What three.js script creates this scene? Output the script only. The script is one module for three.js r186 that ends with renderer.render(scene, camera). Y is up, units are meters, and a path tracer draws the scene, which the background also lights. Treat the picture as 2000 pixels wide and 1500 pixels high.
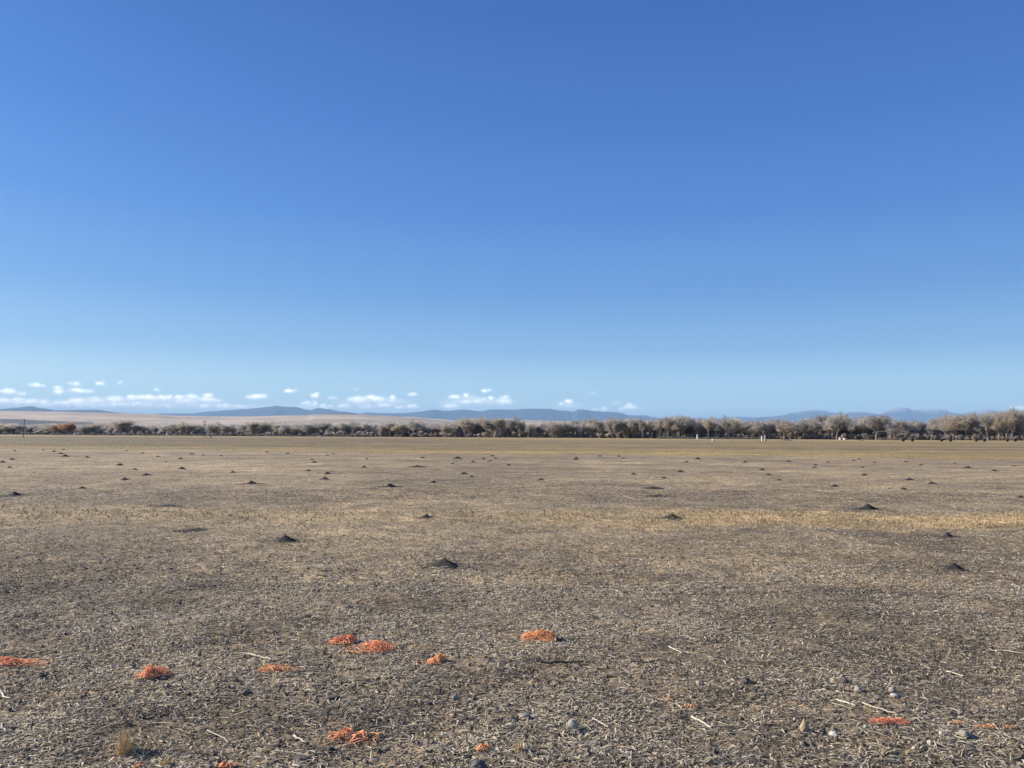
import * as THREE from 'three';
import { mergeGeometries } from 'three/addons/utils/BufferGeometryUtils.js';

// ---------------------------------------------------------------- camera, sky, sun, exposure
const scene = new THREE.Scene();
const EYE = 1.7;
const camera = new THREE.PerspectiveCamera(53, 4 / 3, 0.1, 200000);
camera.position.set(0, EYE, 0);
camera.rotation.order = 'YXZ';
camera.rotation.set(THREE.MathUtils.degToRad(3.81), 0, THREE.MathUtils.degToRad(0.285));
camera.updateMatrixWorld(true);

const SUN_AZ = -77, SUN_EL = 25;                        // degrees: azimuth right of the view direction, elevation
const sunDir = dirOf(SUN_AZ, SUN_EL);
const SUN_POWER = 4.7;
const HAZE = 3.5e-5;
scene.fog = new THREE.FogExp2(new THREE.Color().setRGB(0.42, 0.68, 1.0), HAZE);
const EXPOSURE = 1.8;

function dirOf(az, el) {
  const a = THREE.MathUtils.degToRad(az), e = THREE.MathUtils.degToRad(el);
  return new THREE.Vector3(Math.sin(a) * Math.cos(e), Math.sin(e), -Math.cos(a) * Math.cos(e));
}

// ---------------------------------------------------------------- random numbers and noise
function rng(seed) {
  let s = seed | 0;
  return () => { s = (s + 0x6d2b79f5) | 0; let t = Math.imul(s ^ (s >>> 15), 1 | s); t = (t + Math.imul(t ^ (t >>> 7), 61 | t)) ^ t; return ((t ^ (t >>> 14)) >>> 0) / 4294967296; };
}
const hash2 = (ix, iz) => { let n = Math.imul(ix, 374761393) ^ Math.imul(iz, 668265263); n = Math.imul(n ^ (n >>> 13), 1274126177); return ((n ^ (n >>> 16)) >>> 0) / 4294967296; };
function vn(x, z) {                                     // value noise, 0 to 1
  const ix = Math.floor(x), iz = Math.floor(z); let u = x - ix, v = z - iz;
  u = u * u * (3 - 2 * u); v = v * v * (3 - 2 * v);
  const a = hash2(ix, iz), b = hash2(ix + 1, iz), c = hash2(ix, iz + 1), d = hash2(ix + 1, iz + 1);
  return a + (b - a) * u + (c - a) * v + (a - b - c + d) * u * v;
}
const fbm = (x, z, n = 4) => { let s = 0, a = 0.5, t = 0; for (let i = 0; i < n; i++) { s += a * vn(x, z); t += a; a *= 0.5; x = x * 2.03 + 17.3; z = z * 2.03 + 5.9; } return s / t; };
const clamp = (x, a = 0, b = 1) => Math.min(b, Math.max(a, x));
const smooth = (a, b, x) => { const t = clamp((x - a) / (b - a)); return t * t * (3 - 2 * t); };
const lerp = (a, b, t) => a + (b - a) * t;

// ---------------------------------------------------------------- the sky: clear air and small far clouds near the horizon
const CLOUDS = [   // photo x, y, half width, half height, strength, greyness
  [70, 753, 13, 3, .9, 0], [112, 757.5, 9, 2.6, .9, 0], [112, 765.5, 10, 3.6, 1, 0], [147, 750, 7, 4, .75, 0], [132, 749.5, 3, 2, .5, 0], [151, 764, 15, 4, 1, 0], [173, 765, 9, 3, .9, .4],
  [194, 749.5, 7, 4, .8, 0], [234, 748, 4, 2, .5, 0], [14, 766, 14, 5, 1, 0], [43, 769.5, 7, 2.6, .9, 0], [7, 785, 12, 6, 1, 0], [36, 785.5, 13, 6.5, 1, 0], [62, 786, 11, 5, 1, 0],
  [84, 786, 7, 4.5, 1, 0], [120, 790, 26, 5, 1, .1], [150, 785, 15, 6.5, 1, .1], [186, 785, 15, 8, .95, .15], [168, 794, 34, 4, .8, .3], [224, 782, 17, 7, 1, .1], [228, 791, 22, 4, .9, .2],
  [255.6, 778, 7, 6, 1, 0], [286, 777, 23, 4.4, 1, 0], [266, 791, 26, 4.4, .9, .2], [317, 777, 10, 4.2, 1, 0], [330.6, 775.5, 4, 4, 1, 0], [349, 777, 8, 5, 1, 0], [374, 775, 13, 4, 1, 0],
  [370, 782, 14, 4.5, .8, .7], [362, 785, 13, 4, .8, .2], [328, 794, 8, 3, .8, 0], [306, 761.5, 5, 2.6, .6, 0], [406, 773.5, 8, 4.4, .9, 0], [402, 781, 15, 4.4, .9, .1], [420, 784, 14, 4, .8, .2],
  [400, 795, 10, 4, 1, .1], [412, 796, 12, 3.5, .7, .8], [436, 794, 14, 3.8, .9, .1], [469, 795, 10, 3.6, .9, 0], [340, 789, 80, 9, .45, .5], [110, 793, 130, 8, .42, .5], [330, 797, 150, 7, .4, .5], [560, 798, 120, 5, .3, .4], [300, 782, 40, 5, .6, .6],
  [494, 776.5, 12, 4, .9, 0], [509, 774.5, 11, 4.5, .95, 0], [505, 779, 16, 2.5, .5, .6], [565, 764.5, 7, 3.4, .95, 0], [576, 763.5, 2.5, 2.2, .6, 0], [614, 774, 6, 5, .95, 0], [598, 790, 8, 5.5, .8, .1],
  [615, 790, 5, 5, .95, 0], [631.5, 794, 6, 3.2, .8, 0], [645, 794, 5, 2.8, .8, 0], [694.6, 761.5, 3, 2.2, .5, 0], [648, 778, 9, 3.2, .45, .1], [698, 783, 15, 7.5, .9, .1], [724, 777, 10, 4.4, .95, 0],
  [739, 780, 9, 5, .9, .1], [766, 778, 3.6, 4.4, .9, 0], [763, 784.5, 23, 3.6, .8, .9], [750, 793, 13, 3.4, .9, 0], [673, 794, 11, 4.2, .8, .1], [719, 795, 16, 3.4, .8, .2], [730, 788, 60, 9, .4, .5],
  [806, 771, 8, 3, .7, 0], [806, 795, 11, 3.8, .9, .1], [781, 796, 8, 3, .8, .1], [888, 776, 9.5, 3.6, .95, 0], [910, 774, 4.4, 4.6, 1, 0], [924, 776, 10, 3, .8, .9], [947.5, 764, 6, 3, .9, 0],
  [957, 763, 2.5, 2.4, .6, 0], [881, 794, 14, 4.8, .85, .1], [910, 786, 8, 3.2, .8, 0], [933, 785, 6, 3.2, .85, 0], [960, 779, 3.4, 3.6, 1, 0], [944, 780, 3.2, 3, .8, 0], [984, 785.5, 13, 5.2, .85, .2],
  [986, 777, 9, 3.2, .7, .2], [930, 788, 62, 9, .4, .4], [1097, 788.5, 3.4, 3.2, .8, 0], [1111, 785.5, 8, 4.2, .85, 0], [1163, 799, 3.5, 2.4, .6, 0], [1181, 799, 7, 3.2, .7, 0], [1205, 788, 9, 2.6, .4, .1],
  [1230, 796, 11, 4.2, .85, 0], [1230, 790, 5, 3.4, .6, 0], [1213, 800, 6, 2.8, .7, 0], [1240, 800, 22, 4, .4, .6], [1158, 769, 2.4, 3, .3, 0], [1988, 797, 15, 3, .8, 0], [1110, 794, 24, 4, .3, .3],
];
(() => {                                               // the bank of small clouds goes on to the left of what is seen, thinning out towards the right
  const r = rng(77);
  for (let i = 0; i < 150; i++) CLOUDS.push([-40 - r() * 3200, 798 - 55 * Math.pow(r(), 2.2), 6 + r() * 18, 2.5 + r() * 4, 0.6 + 0.4 * r(), r() * 0.3]);
})();
function skyTexture() {
  const W = 4096, H = 2048, data = new Float32Array(W * H * 4);
  // elevation, then the colour of the air half way between sun and antisun
  const T = [[-90, .60, .72, .82], [0, 1.72, 1.80, 1.66], [1.2, 1.46, 1.61, 1.52], [2.7, .94, 1.19, 1.23], [6.1, .405, .655, .96], [10, .220, .445, .85], [15.8, .122, .305, .765], [22, .081, .227, .645], [29.4, .056, .167, .53], [45, .050, .145, .43], [90, .042, .122, .37]];
  const air = (e, c) => { let i = 1; while (i < T.length - 1 && e > T[i][0]) i++; const a = T[i - 1], b = T[i], t = clamp((e - a[0]) / (b[0] - a[0])); return lerp(a[c + 1], b[c + 1], t); };
  const A = [2.4, 1.9, 1.3], C0 = [.60, .74, .83];
  const cell = new Map();                              // clouds by angle; 26.25 photo pixels to the degree near the horizon
  const up = (py, px) => (845 + 0.005 * clamp(px, 0, 2000) - py) / 26.25, az = (px) => (px >= -800 ? THREE.MathUtils.radToDeg(Math.atan((px - 1000) / 1504)) : -50.1 - (-800 - px) / 45);
  for (const [px, py, rx, ry, k, grey] of CLOUDS) {
    const a = az(px), squeeze = Math.cos(THREE.MathUtils.degToRad(Math.max(a, -50))), e = up(py, px) * squeeze, ra = rx / 26.25 * squeeze * squeeze, re = ry / 26.25 * squeeze;
    for (let g = Math.floor(a - ra * 1.7); g <= Math.floor(a + ra * 1.7); g++) { if (!cell.has(g)) cell.set(g, []); cell.get(g).push([a, e, ra, re, k, grey]); }
  }
  const tone = [0, 0, 0];
  for (let row = 0; row < H; row++) {
    const e = ((row + 0.5) / H - 0.5) * 180, y = Math.sin(e * Math.PI / 180), q = Math.cos(e * Math.PI / 180), col = [air(e, 0), air(e, 1), air(e, 2)];
    for (let x = 0; x < W; x++) {
      const round = ((x + 0.5) / W - 0.5) * 2 * Math.PI, dx = Math.cos(round) * q, dz = Math.sin(round) * q;
      const cos = clamp(dx * sunDir.x + y * sunDir.y + dz * sunDir.z, -1, 1), glow = Math.exp(-Math.acos(cos) * 57.2958 / 25);
      for (let c = 0; c < 3; c++) tone[c] = col[c] * (C0[c] + A[c] * glow * (e < 0 ? 0.5 : 1));
      if (e > 0.3 && e < 5) {
        const a = Math.atan2(dx, -dz) * 57.29578, list = cell.get(Math.floor(a));
        if (list) {
          const n1 = fbm(a * 6, e * 11, 5) - 0.5, n2 = fbm(a * 6 + 40, e * 11 + 9, 5) - 0.5;
          let clear = 1, lit = 0, sum = 1e-6;
          for (const [ca, ce, ra, re, k, grey] of list) {
            const u = (a - ca + n1 * 0.5) / ra, v = (e - ce + n2 * 0.22) / re, vv = v < 0 ? v * 1.35 : v, d = k * smooth(1.65, 0.45, Math.sqrt(u * u + vv * vv) + n1 * 0.5);
            if (d <= 0) continue;
            clear *= 1 - d; const l = clamp(0.58 + 0.72 * v + n1 * 1.6 - grey * 0.9, 0, 1); lit += d * l; sum += d;
          }
          const f = (1 - clear) * 0.96, l = lit / sum, toSun = 0.9 + 0.5 * glow;
          const white = [3.35, 3.15, 2.95], dim = [1.25, 1.38, 1.42];
          for (let c = 0; c < 3; c++) tone[c] = lerp(tone[c], lerp(dim[c], white[c], l) * toSun, f);
        }
      }
      const o = (row * W + x) * 4; data[o] = tone[0] / EXPOSURE; data[o + 1] = tone[1] / EXPOSURE; data[o + 2] = tone[2] / EXPOSURE; data[o + 3] = 1;
    }
  }
  const t = new THREE.DataTexture(data, W, H, THREE.RGBAFormat, THREE.FloatType);
  t.mapping = THREE.EquirectangularReflectionMapping; t.magFilter = THREE.LinearFilter; t.minFilter = THREE.LinearFilter; t.needsUpdate = true;
  return t;
}
scene.background = skyTexture();
scene.environment = scene.background;

const sun = new THREE.DirectionalLight(new THREE.Color().setRGB(1, 0.925, 0.80), SUN_POWER);
sun.name = 'sun'; sun.position.copy(sunDir).multiplyScalar(400); sun.target.position.set(0, 0, 0);
sun.castShadow = true; sun.shadow.radius = 1; sun.shadow.mapSize.set(4096, 4096);
Object.assign(sun.shadow.camera, { left: -60, right: 60, top: 60, bottom: -60, near: 1, far: 900 });
scene.add(sun, sun.target);

// ---------------------------------------------------------------- helpers
const names = new Map();
function numbered(name) { const n = names.get(name) ?? 0; names.set(name, n + 1); return n ? name + '_' + String(n).padStart(3, '0') : name; }
function tag(o, label, category, group, kind) {
  if (label) o.userData.label = label;
  if (category) o.userData.category = category;
  if (group) o.userData.group = group;
  if (kind) o.userData.kind = kind;
  return o;
}
function shade(o) { o.traverse((m) => { if (m.isMesh) { m.castShadow = true; m.receiveShadow = true; } }); return o; }
function top(o, name) { o.name = numbered(name); scene.add(o); shade(o); return o; }
function mesh(name, geo, mat, parent) { const m = new THREE.Mesh(geo, mat); m.name = name; m.castShadow = m.receiveShadow = true; if (parent) parent.add(m); return m; }
const matte = (r, g, b, rough = 0.95, more = {}) => { const m = new THREE.MeshStandardMaterial({ roughness: rough, metalness: 0, ...more }); m.color.setRGB(r, g, b); return m; };
function geo(pos, idx, col, uv) {
  const g = new THREE.BufferGeometry();
  g.setAttribute('position', new THREE.BufferAttribute(pos instanceof Float32Array ? pos : new Float32Array(pos), 3));
  if (col) g.setAttribute('color', new THREE.BufferAttribute(col instanceof Float32Array ? col : new Float32Array(col), 3));
  if (uv) g.setAttribute('uv', new THREE.BufferAttribute(new Float32Array(uv), 2));
  g.setIndex(new THREE.BufferAttribute(idx instanceof Uint32Array ? idx : new Uint32Array(idx), 1));
  g.computeVertexNormals();
  return g;
}
// a pixel of the 2000 x 1500 photograph as a ray of the camera
const FPX = 750 / Math.tan(THREE.MathUtils.degToRad(26.5));
function ray(px, py) { return new THREE.Vector3((px - 1000) / FPX, (750 - py) / FPX, -1).applyQuaternion(camera.quaternion).normalize(); }
const horizonY = (px) => { const d = ray(px, 850); return 850 + Math.tan(Math.asin(d.y)) * FPX * Math.hypot(d.x, d.z) / Math.abs(d.z) * 1; };
function onGround(px, py) {                             // where that pixel's ray meets the ground
  const d = ray(px, py); let y = 0, p = null;
  for (let i = 0; i < 5; i++) { const t = (y - EYE) / Math.min(d.y, -1e-4); p = new THREE.Vector3(d.x * t, y, d.z * t); y = height(p.x, p.z); }
  p.y = y; return p;
}
function atDistance(px, py, dist) { const d = ray(px, py), t = dist / -d.z; return new THREE.Vector3(d.x * t, EYE + d.y * t, d.z * t); }
const metres = (p, n) => n * -p.z / FPX;                // n photo pixels across at that place

// ---------------------------------------------------------------- the ground
const RELIEF = [[0.05, 0.0028], [0.12, 0.0055], [0.37, 0.011], [1.1, 0.02], [3.7, 0.035], [13, 0.06]];
function height(x, z, size = 0.02) {
  let h = 0;
  for (const [l, a] of RELIEF) { const w = clamp(l / size / 1.5 - 1); if (w > 0) h += w * a * (vn(x / l + l * 31, z / l + 7) - 0.5) * 2; }
  return h;
}
// what covers a place: how golden (dry grass) and how bright; the grass strip, the far hay field
function cover(x, z) {
  const d = -z - (71 - 0.24 * x) + (fbm(x / 9, z / 9, 3) - 0.5) * 9;
  const field = smooth(-2, 3, d);
  const zc = -16.4 + 0.02 * x + (vn(x / 3.1, 4) - 0.5) * 0.9, across = Math.abs(z - zc) / (1.55 + (vn(x / 2.3, 9) - 0.5));
  const strip = smooth(1.15, 0.55, across + (fbm(x / 0.8, z / 0.5, 2) - 0.5) * 0.7) * (0.28 + 0.72 * smooth(-1, 5, x + (vn(x, z) - .5) * 4)) * (0.5 + 0.9 * fbm(x / 1.4 + 3, z / .7, 3));
  const pale = smooth(1, 0.2, Math.hypot((x + 3.5) / 9, (z + 15) / 3.6) + (fbm(x / 2, z / 1.3, 3) - 0.5) * 0.8) * 0.3;
  const edge = smooth(-2, 3, d) * smooth(26, 7, d + (fbm(x / 21 + 5, z / 5, 3) - .5) * 22), olive = smooth(20, -50, x), beyond = smooth(190, 330, d);
  return { field, strip, pale, edge, olive, beyond };
}
const SOIL = [.262, .193, .108], DARKSOIL = [.115, .086, .055], GOLD = [.42, .305, .155], FIELD = [.225, .158, .062], FIELDDARK = [.135, .098, .045], EDGE = [.335, .236, .086], PALE = [.305, .23, .125];
const bare = (x, z) => smooth(0.47, 0.36, fbm(x / 0.34 + 7, z / 0.27 + 2, 3));   // where crusted dark soil shows between the straw
function groundColor(x, z, size, out) {
  const r = Math.hypot(x, z), { field, strip, pale, edge, olive, beyond } = cover(x, z);
  const crust = size < 0.12 ? bare(x, z) : 0, patch = fbm(x / 7 + 3, z / 4.2, 4), mud = smooth(0.5, 0.72, fbm(x / 2.6 + 50, z / 1.9, 4)) * 0.75, streak = smooth(0.47, 0.66, fbm(x / 34, z / 9 + 11, 4)), far = smooth(500, 900, r);
  let sp = 1;
  for (const [l, a] of [[0.03, .34], [0.075, .34], [0.2, .30], [0.55, .26], [1.5, .20], [4.5, .16], [13, .12]]) { const w = clamp(l / size / 1.2 - 1); if (w > 0) sp *= 1 + w * a * 2 * (vn(x / l + 5 * l, z / l + 71) - 0.5); }
  for (let c = 0; c < 3; c++) {
    let v = lerp(SOIL[c], DARKSOIL[c], Math.max(mud * .6, crust * .7)) * (0.78 + 0.44 * patch);
    v = lerp(v, PALE[c], pale); v = lerp(v, GOLD[c], strip);
    v = lerp(v, lerp(lerp(FIELD[c] * (1 - .36 * olive), FIELDDARK[c], streak * 0.85), EDGE[c] * (1 - .2 * olive), Math.max(edge * .8, beyond * .75)), field);
    v = lerp(v, [.30, .23, .15][c], far);
    out[c] = v * sp;
  }
}
function grainTexture() {                                // soil crumbs and broken straw, 1.6 m a side
  const N = 1024, v = new Float32Array(N * N).fill(0.62), r = rng(5);
  for (let i = 0; i < 30000; i++) {
    const cx = r() * N, cy = r() * N, a = r() * Math.PI * 2, len = 5 + r() * 22, w = 1 + r() * 3, tone = r() < 0.5 ? 0.35 + r() * 0.25 : 0.7 + r() * 0.3;
    for (let t = -len / 2; t < len / 2; t += 0.8) for (let s = -w / 2; s <= w / 2; s += 0.8) {
      const x = (Math.round(cx + Math.cos(a) * t - Math.sin(a) * s) + N) % N, y = (Math.round(cy + Math.sin(a) * t + Math.cos(a) * s) + N) % N;
      v[y * N + x] = tone;
    }
  }
  const d = new Uint8Array(N * N * 4);
  for (let i = 0; i < N * N; i++) { const k = clamp(v[i] + (hash2(i, 3) - .5) * 0.12) * 255; d[i * 4] = k; d[i * 4 + 1] = k * 0.985; d[i * 4 + 2] = k * 0.96; d[i * 4 + 3] = 255; }
  const t = new THREE.DataTexture(d, N, N); t.colorSpace = THREE.SRGBColorSpace; t.wrapS = t.wrapT = THREE.RepeatWrapping; t.magFilter = THREE.LinearFilter; t.minFilter = THREE.LinearMipmapLinearFilter; t.generateMipmaps = true; t.needsUpdate = true;
  return t;
}
(() => {
  const angles = [];
  for (let i = 0; i < 600; i++) angles.push(-44 + 88 * i / 600);
  for (let i = 0; i < 64; i++) angles.push(44 + 272 * i / 64);
  const radii = [0.6];
  while (radii[radii.length - 1] < 75000) { const r = radii[radii.length - 1]; radii.push(r * (r < 3 ? 1.03 : r < 130 ? 1.006 : r < 900 ? 1.03 : 1.2)); }
  const n = angles.length, m = radii.length, pos = new Float32Array((n * m + 1) * 3), col = new Float32Array((n * m + 1) * 3), uv = new Float32Array((n * m + 1) * 2), idx = [], c = [0, 0, 0];
  for (let j = 0, o = 0; j < m; j++) for (let i = 0; i < n; i++, o++) {
    const a = THREE.MathUtils.degToRad(angles[i]), r = radii[j], x = Math.sin(a) * r, z = -Math.cos(a) * r, size = i < 600 ? r * 0.0042 : r * 0.07;
    pos[o * 3] = x; pos[o * 3 + 1] = r < 2000 ? height(x, z, size) : 0; pos[o * 3 + 2] = z;
    groundColor(x, z, size, c); col.set(c, o * 3); uv[o * 2] = x / 1.6; uv[o * 2 + 1] = z / 1.6;
  }
  const centre = n * m; groundColor(0, 0, 0.05, c); col.set(c, centre * 3);
  for (let i = 0; i < n; i++) idx.push(centre, (i + 1) % n, i);
  for (let j = 0; j + 1 < m; j++) for (let i = 0; i < n; i++) { const a = j * n + i, b = j * n + (i + 1) % n; idx.push(a, b, a + n, b, b + n, a + n); }
  const g = geo(pos, new Uint32Array(idx), col); g.setAttribute('uv', new THREE.BufferAttribute(uv, 2));
  const mat = matte(2.85, 2.85, 2.85, 1, { vertexColors: true, map: grainTexture() });
  tag(top(new THREE.Mesh(g, mat), 'ground'), 'flat dry field of bare soil and chopped straw running to the tree line', null, null, 'structure');
})();

// ---------------------------------------------------------------- hills and mountains
function range(name, label, crest, dist, depth, color, opts = {}) {
  const { rough = 0.05, step = 3, capColor, capAt = 2, backDrop = 0.4, streak = 0, footY = -20 } = opts, cols = [], S = 30;
  const x0 = crest[0][0], x1 = crest[crest.length - 1][0];
  for (let x = x0; x <= x1; x += step) cols.push(x);
  const at = (x) => { let i = 1; while (i < crest.length - 1 && x > crest[i][0]) i++; const a = crest[i - 1], b = crest[i]; return lerp(a[1], b[1], smooth(0, 1, (x - a[0]) / (b[0] - a[0]))); };
  const pos = [], col = [], idx = [], m = S + 1;
  for (const px of cols) {
    const p = atDistance(px, at(px), dist), hTop = p.y, ux = p.x / -p.z;
    for (let k = 0; k <= S; k++) {
      const t = k / S * 1.5 - 1, z = p.z + t * -depth, x = ux * -z;          // t -1 foot in front, 0 crest, 0.5 behind
      const n = fbm(x / dist * 60, z / dist * 22 + dist, 5) - 0.5, ridge = 1 - Math.abs(2 * fbm(x / dist * 26 + 9, z / dist * 9, 4) - 1);
      let f = t < 0 ? Math.pow(1 + t, 1.25) : 1 - t * backDrop * 2;
      let y = footY + (hTop - footY) * f;
      if (t < 0) y -= (hTop - footY) * rough * 4 * Math.sin(Math.PI * clamp(1 + t)) * (0.5 * ridge + n);
      pos.push(x, y, z);
      const s = streak ? 1 + streak * (fbm(x / dist * 10, z / dist * 50, 4) - 0.5) * 2 : 1, d = 0.8 + 0.4 * fbm(x / dist * 40 + 70, z / dist * 30, 4);
      const cap = capColor ? smooth(capAt - 6, capAt + 3, (y / dist) * 1504 + n * 10) : 0;
      for (let c = 0; c < 3; c++) col.push(lerp(color[c] * s * d, capColor ? capColor[c] : 0, cap));
    }
  }
  for (let i = 0; i + 1 < cols.length; i++) for (let k = 0; k < S; k++) { const a = i * m + k, b = a + m; idx.push(a, a + 1, b, b, a + 1, b + 1); }
  return tag(top(new THREE.Mesh(geo(pos, idx, col), matte(1, 1, 1, 1, { vertexColors: true })), name), label, null, null, 'structure');
}
const FOREST = [.032, .039, .038];
range('mountains', 'far blue mountain range with pale bare summits above the right tree line',
  [[1240, 830], [1300, 818], [1350, 817], [1400, 817], [1440, 814], [1480, 815], [1500, 814], [1525, 811.5], [1550, 806], [1565, 803], [1585, 800.5], [1595, 800], [1610, 802], [1625, 805.5], [1640, 807.5], [1650, 806.5], [1662, 804.5], [1690, 804.5], [1705, 807], [1720, 809], [1735, 801.5], [1745, 797.5], [1760, 795.5], [1770, 796.5], [1780, 800], [1800, 800.5], [1815, 799.5], [1825, 800], [1835, 799], [1845, 800.5], [1858, 806], [1880, 808], [1890, 805], [1905, 802], [1920, 799.5], [1935, 799.5], [1950, 803], [1965, 806], [2000, 812], [2100, 806], [2200, 812], [2400, 830]],
  40000, 9000, FOREST, { rough: 0.11, capColor: [.60, .51, .44], capAt: 50 });
range('mountains', 'long blue mountain range behind the middle of the tree line',
  [[-100, 822], [200, 815], [270, 810], [320, 807.5], [370, 807.5], [420, 803], [440, 801.5], [480, 799], [500, 797], [520, 795], [540, 792.5], [555, 794], [575, 794.5], [600, 800], [605, 801], [622, 797], [640, 799], [670, 804], [700, 807.5], [720, 805.5], [740, 807], [790, 807], [810, 805], [820, 804], [840, 801], [850, 800], [870, 802.5], [905, 800], [940, 803], [960, 799.5], [1000, 800], [1040, 798], [1070, 798.5], [1100, 802], [1120, 803.5], [1130, 800], [1140, 800], [1160, 803], [1180, 804], [1200, 805], [1215, 807], [1225, 811], [1260, 811.5], [1275, 815], [1330, 822], [1380, 832]],
  32000, 7000, FOREST, { rough: 0.11 });
range('mountains', 'blue mountain ridge rising over the pale hills at the far left',
  [[-400, 806], [-200, 800], [0, 799], [30, 796.5], [60, 793.5], [80, 797], [110, 801], [160, 800.5], [185, 800], [235, 806], [260, 812], [330, 826]],
  22000, 4500, FOREST, { rough: 0.11 });
range('hills', 'pale tan grassland hills beyond the left tree line',
  [[-700, 804], [-300, 803], [0, 803], [100, 804], [200, 806], [240, 807], [300, 809], [350, 812], [450, 813.5], [600, 811], [612, 809.5], [640, 809], [700, 809.5], [740, 811.5], [800, 814], [850, 818], [900, 822], [940, 823], [1000, 820.5], [1040, 820.5], [1100, 822], [1200, 826], [1400, 836], [1700, 844]],
  6500, 3600, [.46, .345, .235], { rough: 0.02, streak: 0.6, footY: -4 });
range('hills', 'dark flat topped mesa edge on the pale hills left of centre',
  [[560, 816], [600, 811.5], [620, 809.5], [640, 807.6], [665, 807], [690, 807.6], [702, 810], [720, 816]], 7200, 500, [.10, .095, .095], { rough: 0.02, step: 2, footY: 20 });
range('hills', 'low dark brush covered ridge in front of the pale hills at far left',
  [[-700, 818], [-200, 816], [0, 817.8], [40, 818.5], [80, 821], [150, 824], [220, 827], [300, 833]], 3600, 700, [.085, .085, .085], { rough: 0.03, footY: -3 });

// ---------------------------------------------------------------- trees
const BARK = matte(.17, .145, .12), PALEBARK = matte(.24, .21, .175);
const twig = (r, g, b) => { const m = new THREE.MeshPhysicalMaterial({ roughness: 1, metalness: 0, transmission: 0.7, thickness: 0, side: THREE.DoubleSide }); m.color.setRGB(r, g, b); return m; };   // a ribbon stands for a spray of fine twigs that lets light through
const CROWNS = {
  g: twig(.47, .425, .36), d: twig(.38, .35, .31), o: twig(.45, .425, .335), r: twig(.46, .385, .33), t: twig(.51, .44, .345), T: twig(.55, .455, .345), p: twig(.43, .40, .375),
  O: twig(.46, .26, .125), B: twig(.39, .27, .185),
};
const LOOK = { g: 'grey', d: 'dark grey', o: 'olive grey', r: 'reddish brown', t: 'light brown', T: 'tan', p: 'purplish grey', O: 'bright orange', B: 'rusty brown' };
function tube(out, pts, r0, r1, sides) {
  const base = out.pos.length / 3, d = new THREE.Vector3(), u = new THREE.Vector3(), v = new THREE.Vector3();
  for (let i = 0; i < pts.length; i++) {
    d.subVectors(pts[Math.min(i + 1, pts.length - 1)], pts[Math.max(i - 1, 0)]).normalize();
    u.set(Math.abs(d.y) > 0.9 ? 1 : 0, Math.abs(d.y) > 0.9 ? 0 : 1, 0).cross(d).normalize(); v.crossVectors(d, u);
    const r = lerp(r0, r1, i / (pts.length - 1));
    for (let s = 0; s < sides; s++) { const a = s / sides * Math.PI * 2, c = Math.cos(a) * r, q = Math.sin(a) * r; out.pos.push(pts[i].x + u.x * c + v.x * q, pts[i].y + u.y * c + v.y * q, pts[i].z + u.z * c + v.z * q); }
  }
  for (let i = 0; i + 1 < pts.length; i++) for (let s = 0; s < sides; s++) { const a = base + i * sides + s, b = base + i * sides + (s + 1) % sides; out.idx.push(a, b, a + sides, b, b + sides, a + sides); }
}
function ribbon(out, p, q, w, r) {
  const d = new THREE.Vector3().subVectors(q, p), s = new THREE.Vector3(r() - .5, r() - .5, r() - .5).cross(d).normalize().multiplyScalar(w / 2), b = out.pos.length / 3;
  out.pos.push(p.x - s.x, p.y - s.y, p.z - s.z, p.x + s.x, p.y + s.y, p.z + s.z, q.x + s.x * .4, q.y + s.y * .4, q.z + s.z * .4, q.x - s.x * .4, q.y - s.y * .4, q.z - s.z * .4);
  out.idx.push(b, b + 1, b + 2, b, b + 2, b + 3);
}
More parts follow.
